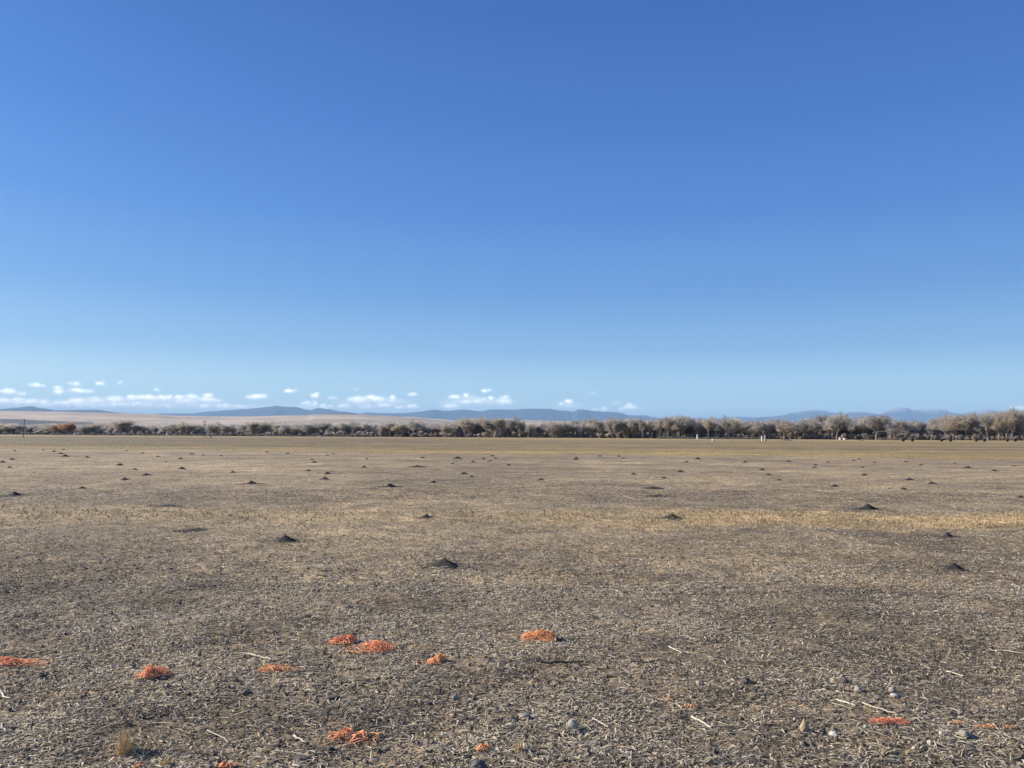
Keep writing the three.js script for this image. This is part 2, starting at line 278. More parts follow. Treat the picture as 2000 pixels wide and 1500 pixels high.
// one tree, 1 unit = 1 m, about h high; trunk holds the stem and the limbs, crown the branches and twigs
function growTree(seed, { h = 16, stems = 1, fork = 0.22, spread = 0.55, up = 0.55, twigs = 9, leafy = 0, droop = 0, low = 0.4, limb = 0.8 }) {
  const r = rng(seed), trunk = { pos: [], idx: [] }, crown = { pos: [], idx: [] };
  const bend = (dir, amount, upward) => { const v = new THREE.Vector3(r() - .5, (r() - .5) * .8, r() - .5).normalize(); return dir.clone().addScaledVector(v, amount).add(new THREE.Vector3(0, upward, 0)).normalize(); };
  function branch(p, dir, len, rad, level) {
    const n = level < 2 ? 4 : 3, pts = [p.clone()]; let d = dir.clone(), q = p.clone();
    for (let i = 0; i < n; i++) { d = bend(d, level === 0 ? 0.13 : 0.25, level === 0 ? 0.05 : level < 3 ? 0.10 : 0.02 - droop); q = q.clone().addScaledVector(d, len / n); pts.push(q); }
    tube(level < 3 ? trunk : crown, pts, rad, rad * (level === 0 ? 0.72 : 0.55), level === 0 ? 7 : level === 1 ? 5 : 3);
    if (level === 4) {
      for (let i = 0; i < twigs; i++) {
        const t = 0.15 + 0.85 * r(), k = Math.min(n - 1, Math.floor(t * n)), a = pts[k].clone().lerp(pts[k + 1], t * n - k), td = bend(d, 0.95, 0.3 - droop), L = h * (0.04 + 0.075 * r());
        ribbon(crown, a, a.clone().addScaledVector(td, L), h * (0.0028 + 0.003 * r()) * (leafy ? 2.4 : 1), r);
        if (leafy) for (let m = 0; m < leafy; m++) { const b = a.clone().addScaledVector(td, L * r()); ribbon(crown, b, b.clone().add(new THREE.Vector3((r() - .5), (r() - .5), (r() - .5)).multiplyScalar(h * 0.035)), h * 0.016, r); }
      }
      return;
    }
    const kids = [7, 5, 4, 4][level], a0 = r() * 6.28;
    for (let i = 0; i < kids; i++) {
      const lead = i === 0, t = lead ? 1 : level === 0 ? low + (1 - low) * (i - 0.5 * r()) / (kids - 1) : 0.3 + 0.7 * r(), k = Math.min(n - 1, Math.floor(t * n)), at = pts[k].clone().lerp(pts[k + 1], Math.min(1, t * n - k));
      const a = a0 + i * 2.4 + (r() - .5) * .7, side = new THREE.Vector3(Math.cos(a), 0, Math.sin(a));
      const nd = d.clone().multiplyScalar(lead ? 1 : 0.5).addScaledVector(side, spread * (lead ? 0.3 : 0.75 + 0.5 * r())).add(new THREE.Vector3(0, level === 0 ? up : up * 0.4, 0)).normalize();
      const grow = level === 0 ? (lead ? 0.8 : 1.12 - 0.5 * t) * limb : [0, 0.66, 0.6, 0.55][level] * (lead ? 1.05 : 1);
      branch(at, nd, len * grow * (0.75 + 0.45 * r()), rad * (lead ? 0.7 : [0.5, 0.52, 0.5, 0.5][level]), level + 1);
    }
  }
  for (let s = 0; s < stems; s++) {
    const a = s / stems * 6.28 + r(), lean = stems > 1 ? 0.38 : 0.1, off = stems > 1 ? h * 0.03 : 0;
    branch(new THREE.Vector3(Math.cos(a) * off, -0.3, Math.sin(a) * off), new THREE.Vector3(Math.cos(a) * lean * (0.5 + r()), 1, Math.sin(a) * lean * (0.5 + r())).normalize(), h * fork * (stems > 1 ? 0.8 : 1), h * 0.028 * (stems > 1 ? 0.7 : 1), 0);
  }
  let hi = 0, w = []; for (let i = 0; i < crown.pos.length; i += 3) { hi = Math.max(hi, crown.pos[i + 1]); w.push(Math.hypot(crown.pos[i], crown.pos[i + 2])); }
  w.sort((p, q) => p - q);
  return { trunk: geo(trunk.pos, trunk.idx), crown: geo(crown.pos, crown.idx), h: hi, w: 2 * w[Math.floor(w.length * 0.93)] };
}
const KINDS = [
  growTree(11, { fork: 0.44, spread: 0.52, up: 0.68 }), growTree(12, { fork: 0.4, spread: 0.6, up: 0.6, low: .32 }), growTree(13, { fork: 0.46, spread: 0.42, up: 0.75 }), growTree(14, { fork: 0.4, spread: 0.5, up: 0.7, stems: 2, twigs: 5 }),
  growTree(15, { fork: 0.4, spread: 0.45, up: 0.72, stems: 3, twigs: 4 }), growTree(16, { fork: 0.5, spread: 0.56, up: 0.6, low: .5 }), growTree(17, { fork: 0.36, spread: 0.85, up: 0.36, twigs: 11, droop: 0.03, low: .3, limb: 1 }), growTree(18, { fork: 0.42, spread: 0.55, up: 0.62, stems: 2, twigs: 5 }),
];
const LEAFY = growTree(31, { fork: 0.36, spread: 0.62, up: 0.45, twigs: 3, leafy: 2, stems: 2, low: .25 });
const baseY = (px) => 848.6 + 0.006 * px;
// photo x, y of the top, width, colour, and how it grows
const TREES = [
  [-50, 826, 38, 'g'], [-20, 824, 40, 'g'], [15, 826, 34, 'd'], [40, 829, 26, 'p'], [62, 828, 28, 'g'], [82, 829, 22, 'g'], [97, 826.5, 28, 'o'], [112, 826, 24, 'B'], [131, 825, 30, 'O'], [152, 829, 22, 'd'], [168, 828, 28, 'd'], [188, 824, 30, 'd'], [207, 827, 20, 'g'], [234, 821, 44, 'g'],
  [262, 830, 24, 'd'], [285, 831, 30, 'd'], [305, 830, 26, 'd'], [323, 829, 20, 'g'], [342, 823.5, 26, 'o'], [365, 823, 34, 'o'], [389, 827, 24, 'g'], [409, 828, 18, 'o'], [424, 823.5, 26, 'o'], [446, 828, 26, 'r'], [462, 828, 22, 'o'], [475, 825, 26, 'g'], [491, 824, 26, 'g'],
  [512, 822.5, 34, 'o'], [538, 823, 30, 'd'], [559, 828, 22, 'd'], [583, 825, 30, 'g'], [607, 824, 32, 'd'], [631, 825, 28, 'd'], [653, 828, 22, 'o'], [675, 824, 30, 'o'], [700, 822.5, 34, 'd'], [723, 823, 26, 'd'], [744, 827, 24, 'g'], [761, 824, 24, 'g'], [782, 822.5, 26, 't'],
  [807, 819, 32, 'g'], [832, 822, 26, 'd'], [851, 826, 26, 'r'], [872, 826, 30, 't'], [893, 825, 20, 'd'], [912, 816, 26, 't'], [934, 814.5, 32, 'g'], [956, 817, 24, 'r'], [976, 816.5, 26, 'o'], [998, 815.5, 34, 'd'], [1016, 822, 22, 'd'], [1031, 828, 22, 'o'], [1046, 827, 22, 'r'],
  [1061, 826, 20, 'r'], [1081, 823.5, 30, 'r'], [1101, 821.5, 26, 'o'], [1119, 822, 24, 'g'], [1137, 821, 22, 'g'], [1153, 819, 20, 'g'], [1171, 821, 22, 'g'], [1190, 816, 26, 't'], [1207, 818, 20, 'd'], [1223, 816, 28, 't'], [1240, 817, 22, 'g'], [1255, 818, 18, 'd'], [1270, 819, 20, 't'],
  [1286, 817.5, 24, 'g'], [1306, 814.5, 26, 'g'], [1326, 811, 30, 'o'], [1346, 815, 26, 'g'], [1366, 818, 22, 'r'], [1383, 815, 24, 't'], [1403, 819, 22, 'g'], [1428, 813, 32, 'o'], [1451, 822, 24, 'r'], [1471, 822, 24, 'r'], [1489, 821, 20, 'd'], [1509, 820, 24, 't'], [1531, 819, 32, 't'],
  [1553, 823, 24, 'g'], [1571, 824, 18, 'd'], [1592, 815, 34, 'o'], [1613, 813, 24, 'd'], [1634, 808, 40, 'o'], [1661, 816.5, 28, 't'], [1689, 812, 36, 'd'], [1712, 811, 38, 'd'], [1741, 826, 22, 'g'], [1762, 821, 24, 't'], [1781, 821, 24, 't'], [1801, 824, 18, 'g'], [1819, 831, 16, 't'],
  [1840, 815, 34, 'T'], [1862, 809.5, 46, 'T'], [1886, 809, 32, 't'], [1908, 808, 28, 'd'], [1930, 810, 28, 'g'], [1951, 806, 28, 'T'], [1971, 800, 36, 't'], [1993, 799, 36, 'g'], [2022, 802, 38, 'T'], [2052, 808, 36, 'g'], [2085, 806, 38, 't'],
];
const ZONES = [[-100, 46, 'left of the left utility pole'], [46, 121, 'right of the left utility pole'], [121, 399, 'right of the orange tree'], [399, 560, 'right of the crossarm utility pole'], [560, 800, 'behind the white boxes left of centre'], [800, 1025, 'in the tall clump left of centre'], [1025, 1180, 'in the low middle gap of hills'],
  [1180, 1362, 'left of the white standpipe'], [1362, 1491, 'right of the white standpipe'], [1491, 1640, 'right of the concrete standpipes'], [1640, 1735, 'right of the two white hives'], [1735, 1830, 'behind the left end of the sprinkler pipe'], [1830, 2200, 'behind the right end of the sprinkler pipe']];
const ORDER = 'first second third fourth fifth sixth seventh eighth ninth tenth eleventh twelfth thirteenth fourteenth'.split(' ');
const SPECIAL = { 131: 'small cottonwood in bright orange autumn leaf, in the left tree line', 112: 'rusty brown half bare tree leaning against the orange tree', 234: 'broad rounded grey tree, tallest between the orange tree and crossarm pole', 998: 'dark dense rounded tree ending the tall middle clump',
  1326: 'tall olive grey cottonwood left of the white standpipe, highest in its stretch', 1428: 'tall pale topped cottonwood standing between the white and the concrete standpipes', 1634: 'tall open cottonwood with one dark straight trunk above two white hives', 1592: 'open forked cottonwood left of the tall straight trunked one',
  1689: 'broad dark cottonwood with thick limbs, left of the dark pair', 1712: 'broad dark cottonwood with drooping limbs, right of the dark pair', 1862: 'wide domed tan willow behind the irrigation pipe', 1971: 'tallest light brown cottonwood near the right edge', 1993: 'tall grey cottonwood cut by the right edge' };
const counts = new Map(), madeTree = new Map(), tr = rng(99);
TREES.forEach(([px, ty, w, look], i) => {
  const zone = ZONES.find(([a, b]) => px >= a && px < b), at = onFlat(px, baseY(px) + (tr() - .5) * 0.5), leafy = look === 'O', k = leafy ? 'leafy' : (i * 5 + Math.floor(tr() * 3)) % KINDS.length, kind = leafy ? LEAFY : KINDS[px === 1634 ? 5 : px === 1862 ? 6 : k];
  const H = metres(at, baseY(px) - ty) * (px > 900 ? 1.14 : 1.08), Wd = metres(at, w) * 1.12, key = k + look;
  let o;
  const make = () => { const g = new THREE.Group(); mesh('trunk', kind.trunk, 'tT'.includes(look) ? PALEBARK : BARK, g); mesh('crown', kind.crown, CROWNS[look], g); return g; };
  if (madeTree.has(key) && px !== 1634 && px !== 1862) o = madeTree.get(key).clone(); else { o = make(); madeTree.set(key, o); }
  top(o, px > 1830 && px < 1890 ? 'willow_tree' : 'cottonwood_tree');
  o.position.copy(at); o.rotation.set(0, tr() * 6.28, 0); o.scale.set(Wd / kind.w, H / kind.h, Wd / kind.w);
  const n = counts.get(zone[2]) ?? 0; counts.set(zone[2], n + 1);
  const hgt = H > 17 ? 'tall' : H < 10 ? 'low' : 'medium';
  tag(o, SPECIAL[px] ?? `${hgt} bare ${LOOK[look]} tree, ${ORDER[n]} of those ${zone[2]}`, 'tree', 'bare trees of the far tree line');
});
function onFlat(px, py) { const d = ray(px, py), t = -EYE / d.y; return new THREE.Vector3(d.x * t, 0, d.z * t); }

// trees further back that read as one mass, and the brush along their feet
function instanced(name, label, g, mat, list, category) {
  const im = new THREE.InstancedMesh(g, mat, list.length), m = new THREE.Matrix4(), q = new THREE.Quaternion(), e = new THREE.Euler(), c = new THREE.Color(), s = new THREE.Vector3(), p = new THREE.Vector3();
  list.forEach((d, i) => {
    e.set(d[3], d[4], d[5], 'YXZ'); q.setFromEuler(e); m.compose(p.set(d[0], d[1], d[2]), q, s.set(d[6], d[7], d[8])); im.setMatrixAt(i, m); im.setColorAt(i, c.setRGB(d[9], d[10], d[11]));
  });
  im.castShadow = im.receiveShadow = true; im.frustumCulled = false;
  top(im, name);
  return tag(im, label, category, null, 'stuff');
}
(() => {
  const both = KINDS.map((k) => { const g = mergeGeometries([k.trunk, k.crown]); return { g, h: k.h, w: k.w }; }), r = rng(404), lists = both.map(() => []);
  const at = (px) => { let best = TREES[0]; for (const t of TREES) if (Math.abs(t[0] - px) < Math.abs(best[0] - px)) best = t; return best; };
  for (let i = 0; i < 900; i++) {
    const px = -120 + 2300 * (i + r()) / 900, t = at(px); if (t[0] > 1720 && t[0] < 1835 && r() < 0.35) continue;
    const near = onFlat(px, baseY(px)), back = 1 + (6 + 64 * r()) / Math.hypot(near.x, near.z), x = near.x * back, z = near.z * back, k = Math.floor(r() * both.length);
    const H = metres({ z }, baseY(px) - t[1] + .6 - 6 * r() * r()), Wd = H * (0.6 + 0.4 * r()), v = 0.8 + 0.4 * r();
    lists[k].push([x, 0, z, 0, r() * 6.28, 0, Wd / both[k].w, H / both[k].h, Wd / both[k].w, .60 * v, .545 * v, .475 * v * (0.9 + .2 * r())]);
  }
  lists.forEach((l, k) => instanced('woods', 'grey mass of bare trees filling in behind the front row of trees', both[k].g, twig(1, 1, 1), l));
  const bush = growTree(61, { h: 3, stems: 5, fork: 0.5, spread: 0.34, up: 0.95, twigs: 3, low: .2, limb: .7 }), bg = mergeGeometries([bush.trunk, bush.crown]), list = [];
  for (let i = 0; i < 900; i++) {
    const px = -120 + 2300 * r(), near = onFlat(px, baseY(px) + (r() < .3 ? 0.35 : -0.25)), dense = fbm(px / 70, 3, 3);
    if (px > 900 && r() < 0.8) continue;
    const h = (px < 900 ? 0.9 + 3.0 * dense * r() : 0.8 + 1.6 * dense * r()), v = 0.75 + 0.5 * r(), s = h / bush.h, far = 1 + r() * 12 / 500, red = px > 1690 && px < 1780 ? 1.25 : 1;
    list.push([near.x * far, 0, near.z * far, 0, r() * 6.28, 0, s * (1.1 + r()), s, s * (1.1 + r()), .40 * v * red, .355 * v, .33 * v]);
  }
  const under = [], vary = () => .7 + .6 * r();
  for (let i = 0; i < 2600; i++) {
    const px = -120 + 2300 * (i + r()) / 2600, t = at(px), near = onFlat(px, baseY(px)), L = Math.hypot(near.x, near.z), far = 1 + (3 + 26 * r()) / L;
    const z = near.z * far, h = metres({ z }, (px > 1735 && px < 1830 ? 22 : Math.min(20, baseY(px) - t[1])) * (0.28 + 0.50 * r() * r())), s = h / bush.h, v = vary(), warm = px > 800 ? 1.05 : .97;
    under.push([near.x * far, 0, z, 0, r() * 6.28, 0, s * (.6 + .6 * r()), s, s * (.6 + .6 * r()), .58 * v * warm, .525 * v, .465 * v / warm]);
  }
  for (let i = 0; i < 150; i++) {
    const px = 1738 + 95 * r(), near = onFlat(px, baseY(px)), far = 1 + (2 + 30 * r()) / Math.hypot(near.x, near.z), z = near.z * far, h = metres({ z }, 8 + 9 * r()), s = h / bush.h, v = vary();
    under.push([near.x * far, 0, z, 0, r() * 6.28, 0, s * .95, s, s * .95, .50 * v, .45 * v, .385 * v]);
  }
  instanced('undergrowth', 'tall bare brush and saplings between the trunks of the tree line', bg, twig(1, 1, 1), under);
  instanced('undergrowth', 'grey brush along the foot of the far tree line', bg, twig(1, 1, 1), list);
})();

// cut earth banks of the ditch along the field's edge
function bank(name, label, px0, px1, lift, hgt, color) {
  const pos = [], idx = [], col = [], prof = [[0, -0.1], [0.12, 0.55], [0.3, 0.95], [0.9, 1], [2.2, 0.9], [5, -0.1]], m = prof.length, n = Math.ceil((px1 - px0) / 2);
  for (let i = 0; i <= n; i++) {
    const px = lerp(px0, px1, i / n), p = onFlat(px, baseY(px) + lift), end = Math.min(1, Math.min(i, n - i) / 4), H = hgt * end * (0.65 + 0.7 * fbm(px / 14, 5, 3)), L = Math.hypot(p.x, p.z);
    for (const [d, y] of prof) { const k = 1 + (d * hgt + (fbm(px / 5, d, 2) - .5) * .5) / L; pos.push(p.x * k, y < 0 ? -0.1 : y * H, p.z * k); const v = 0.75 + 0.5 * fbm(px / 3, d * 3, 3); col.push(color[0] * v, color[1] * v, color[2] * v); }
  }
  for (let i = 0; i < n; i++) for (let k = 0; k + 1 < m; k++) { const a = i * m + k, b = a + m; idx.push(a, b, a + 1, b, b + 1, a + 1); }
  tag(top(new THREE.Mesh(geo(pos, idx, col), matte(1, 1, 1, 1, { vertexColors: true })), name), label, null, null, 'structure');
}
bank('ditch_bank', 'dark cut earth bank below the trees right of the orange tree', 90, 330, 0.3, 1.1, [.075, .066, .055]);
bank('ditch_bank', 'dark cut earth bank below the trees beside the crossarm pole', 345, 730, 0.3, 1.0, [.07, .06, .05]);
bank('ditch_bank', 'dark cut earth bank between the white and the concrete standpipes', 1280, 1500, 0.4, 1.3, [.085, .078, .07]);
bank('ditch_bank', 'low reddish brown bank left of the irrigation wheels', 1712, 1772, 0.4, 1.3, [.12, .075, .06]);

// ---------------------------------------------------------------- things at the far edge of the field
const WOOD = matte(.125, .105, .085), WHITE = matte(.80, .79, .76, .7), CONCRETE = matte(.36, .35, .32), GREYWOOD = matte(.20, .18, .16), STEEL = matte(.20, .20, .20, .55, { metalness: 0.4 }), RUBBER = matte(.022, .021, .020, .85), DARKMETAL = matte(.05, .05, .05, .7);
const cyl = (r0, r1, h, s = 10) => new THREE.CylinderGeometry(r1, r0, h, s).translate(0, h / 2, 0);
function taperedPole(h, r0, r1, seed) {
  const out = { pos: [], idx: [] }, r = rng(seed), pts = []; for (let i = 0; i <= 6; i++) pts.push(new THREE.Vector3((r() - .5) * .05, -0.3 + (h + .3) * i / 6, (r() - .5) * .05));
  tube(out, pts, r0, r1, 8); return geo(out.pos, out.idx);
}
function rod(a, b, r0, r1 = r0, sides = 5) { const out = { pos: [], idx: [] }; tube(out, [a, a.clone().lerp(b, .5), b], r0, r1, sides); return geo(out.pos, out.idx); }
const V = (x, y, z) => new THREE.Vector3(x, y, z);
function thing(name, label, category, p, turn = 0, group) { const g = new THREE.Group(); top(g, name); g.position.copy(p); g.rotation.y = turn; return tag(g, label, category, group); }
(() => {
  let p = onFlat(46, 855), h = metres(p, 36.5);
  let o = thing('utility_pole', 'thin dark wooden pole standing alone at far left before the trees', 'pole', p);
  mesh('post', taperedPole(h, .13, .09, 1), WOOD, o); mesh('insulator', cyl(.06, .045, .3).translate(0, h - .05, 0), DARKMETAL, o);
  p = onFlat(398.5, 855.2); h = metres(p, 33.8);
  o = thing('utility_pole', 'dark wooden utility pole with crossarm and transformer, pump panels at its foot', 'pole', p); o.rotation.z = -0.02;
  mesh('post', taperedPole(h, .16, .11, 2), WOOD, o);
  const arm = mesh('crossarm', new THREE.BoxGeometry(1.7, .13, .12).translate(0, h - .45, 0.14), WOOD, o);
  for (const s of [-.75, -.3, .75]) mesh('insulator', cyl(.05, .04, .18, 8).translate(s, h - .385, .14), DARKMETAL, arm);
  mesh('transformer', new THREE.LatheGeometry([[0, 0], [.17, .02], [.19, .1], [.19, .5], [.15, .57], [0, .6]].map(([a, b]) => new THREE.Vector2(a, b)), 12).translate(.26, h - 2.0, .1), GREYWOOD, o);
  mesh('meter_box', new THREE.BoxGeometry(.34, .5, .2).translate(0, 1.5, .24), STEEL, o);
  // pump panels
  const q = onFlat(405, 855.0), panel = thing('pump_panel', 'pale grey electrical pump panel on posts at the foot of the crossarm pole', 'control panel', q);
  for (const s of [-.3, .3]) mesh('post', cyl(.06, .06, 1.5, 8).translate(s, -0.05, 0), GREYWOOD, panel);
  mesh('cabinet', new THREE.BoxGeometry(.8, .95, .3).translate(0, 1.1, .16), matte(.62, .61, .58, .6), panel); mesh('hood', new THREE.BoxGeometry(.9, .05, .42).translate(0, 1.61, .16), matte(.62, .61, .58, .6), panel);
  const q2 = onFlat(411, 855), pipe = thing('well_pump', 'dark upright pump motor beside the pale pump panel', 'pump', q2);
  mesh('motor', new THREE.LatheGeometry([[.26, 0], [.26, .25], [.2, .3], [.2, .95], [.23, 1], [.23, 1.2], [.1, 1.34], [0, 1.36]].map(([a, b]) => new THREE.Vector2(a, b)), 14), GREYWOOD, pipe);
  mesh('discharge_pipe', rod(V(.15, .4, 0), V(1.1, .35, .2), .11, .11, 8), matte(.6, .59, .56), pipe);
  const q3 = onFlat(290, 851.2), pole = thing('post', 'short dark weathered post standing between the two utility poles', 'post', q3);
  mesh('stem', taperedPole(metres(q3, 14), .16, .1, 5), WOOD, pole);
})();
function box(px, py, w, h, d, mat, name, label, cat, group) {
  const p = onFlat(px, py), o = thing(name, label, cat, p, 0.3, group);
  const W = metres(p, w), H = metres(p, h);
  mesh('body', new THREE.BoxGeometry(W, H, d ?? W).translate(0, H / 2 + .1, 0), mat, o);
  mesh('lid', new THREE.BoxGeometry(W + .08, .07, (d ?? W) + .08).translate(0, H + .136, 0), mat, o);
  for (const s of [-1, 1]) mesh('skid', new THREE.BoxGeometry(.1, .12, (d ?? W)).translate(s * W * .35, .04, 0), GREYWOOD, o);
  return o;
}
function tank(px, py, w, h, name, label, cat) {
  const p = onFlat(px, py), R = metres(p, w) / 2, H = metres(p, h), o = thing(name, label, cat, p);
  mesh('shell', new THREE.LatheGeometry([[0, 0], [R, 0], [R, H * .7], [R * .8, H * .92], [R * .3, H], [0, H]].map(([a, b]) => new THREE.Vector2(a, b)), 18), WHITE, o);
  mesh('lid', cyl(R * .28, R * .28, .12).translate(0, H - .02, 0), WHITE, o); return o;
}
tank(145.5, 850.6, 3, 5, 'water_tank', 'tiny white tank showing just right of the orange tree', 'tank');
tank(326.5, 851.6, 3.4, 5.6, 'water_tank', 'tiny white tank left of the crossarm utility pole, under the trees', 'tank');
box(519.5, 852.2, 5, 2.2, null, WHITE, 'white_crate', 'small white box at the field edge right of the crossarm pole', 'box');
box(623.5, 853.2, 5, 2.2, null, WHITE, 'white_crate', 'small white box beside a dark stump, left of centre at field edge', 'box');
box(721.5, 852.6, 3.6, 1.6, null, WHITE, 'white_crate', 'smallest white box at the field edge, third from the left', 'box');
tank(847, 852.4, 2.4, 3, 'white_drum', 'tiny white drum at the field edge below the reddish trees', 'drum');
box(1642, 859.2, 5, 3, 1.2, matte(.52, .50, .45, .8), 'bee_hive', 'left of two low white hives under the tall straight trunked tree', 'hive', 'white hives');
box(1650.5, 859.2, 5, 3, 1.2, matte(.52, .50, .45, .8), 'bee_hive', 'right of two low white hives under the tall straight trunked tree', 'hive', 'white hives');
(() => {
  for (const [px, py, w, h, lab] of [[526, 851.8, 3, 2.6, 'tiny dark stump right of the first white box'], [629, 852.8, 3, 2.6, 'tiny dark stump right of the second white box'], [816, 852.6, 2, 1.6, 'tiny dark stump left of the white drum']]) {
    const p = onFlat(px, py), o = thing('stump', lab, 'stump', p), R = metres(p, w) / 2, H = metres(p, h);
    mesh('bark', new THREE.LatheGeometry([[R * 1.25, -.1], [R, .2], [R * .9, H * .8], [R * .7, H], [0, H * .96]].map(([a, b]) => new THREE.Vector2(a, b)), 9), WOOD, o);
  }
  // white standpipe with a hooked outlet
  let p = onFlat(1362, 858.2), H = metres(p, 10.4), o = thing('standpipe', 'tall white irrigation standpipe standing alone before the dark bank', 'standpipe', p);
  mesh('pipe', cyl(.34, .34, H * .86, 16), WHITE, o); mesh('outlet', new THREE.TorusGeometry(.30, .2, 8, 12, Math.PI * .5).rotateY(0).translate(.02, H * .86, 0), WHITE, o); mesh('flange', cyl(.42, .42, .1, 16).translate(0, H * .5, 0), WHITE, o);
  p = onFlat(1392.5, 861); o = thing('valve_cap', 'low round white valve cap in the grass right of the white standpipe', 'valve', p);
  const R = metres(p, 4.2) / 2; mesh('dome', new THREE.LatheGeometry([[R * 1.05, 0], [R, R * .7], [R * .85, R * 1.2], [R * .4, R * 1.5], [0, R * 1.55]].map(([a, b]) => new THREE.Vector2(a, b)), 14), WHITE, o); mesh('base', cyl(R * 1.15, R * 1.1, R * .25, 14), CONCRETE, o);
  p = onFlat(1488.6, 861.6); H = metres(p, 9.5); o = thing('standpipe', 'pale upright concrete standpipe, left and brighter of a close pair', 'standpipe', p, 0, 'concrete standpipe pair');
  mesh('pipe', cyl(.34, .31, H, 14), matte(.60, .58, .53), o); mesh('collar', cyl(.40, .40, .15, 14).translate(0, H * .82, 0), matte(.72, .70, .66), o);
  p = onFlat(1494.6, 861.8); H = metres(p, 12); o = thing('standpipe', 'taller grey concrete standpipe, right and darker of a close pair', 'standpipe', p, 0, 'concrete standpipe pair');
  mesh('pipe', cyl(.36, .30, H, 14), CONCRETE, o); mesh('collar', cyl(.44, .44, .18, 14).translate(0, H * .1, 0), CONCRETE, o);
  // spoil bank beside them
  p = onFlat(1535, 860.6);
  const g = lump(5, 1.0, 1, 21, 20, 8); g.scale(metres(p, 34) / 2, metres(p, 3.2), 1.6);
  tag(top(mesh('spoil_bank', g, matte(.17, .145, .115), null), 'spoil_bank'), 'low long heap of dark earth right of the concrete standpipes', 'earth heap').position.copy(p);
  // brush pile of pale branches
  p = onFlat(1684, 860.8); const pile = thing('brush_pile', 'pile of pale broken branches lying in the field before the dark trees', 'brush pile', p), r = rng(8);
  for (let i = 0; i < 22; i++) { const a = r() * 6.28, L = 0.8 + r() * 1.7, c = V((r() - .5) * 3.4, .08 + r() * .25, (r() - .5) * 1.2), d = V(Math.cos(a), (r() - .35) * 1.1, Math.sin(a)).normalize().multiplyScalar(L / 2); if (c.y - Math.abs(d.y) < 0) c.y = Math.abs(d.y); mesh('branch', rod(c.clone().sub(d), c.clone().add(d), .07, .03, 4), i % 3 ? matte(.36, .33, .28) : GREYWOOD, pile); }
  // pale leaning trunks seen under the pipe
  [[1718, 'first'], [1731, 'second'], [1744, 'third'], [1755.5, 'fourth']].forEach(([px, n], i) => { const q = onFlat(px + 3, 858.6), L = metres(q, 16), t = thing('leaning_trunk', `pale leaning dead trunk under the sprinkler pipe, ${n} of four from the left`, 'trunk', q, 0, 'pale leaning trunks'); const out = { pos: [], idx: [] }; tube(out, [V(.3, -.2, 0), V(0, L * .35, 0), V(-L * .16, L * .7, 0), V(-L * .42, L * 1.02, 0)], .24, .11, 7); mesh('stem', geo(out.pos, out.idx), PALEBARK, t); mesh('snag', rod(V(-L * .1, L * .6, 0), V(L * .08, L * .8, .2), .07, .03), PALEBARK, t); });
})();
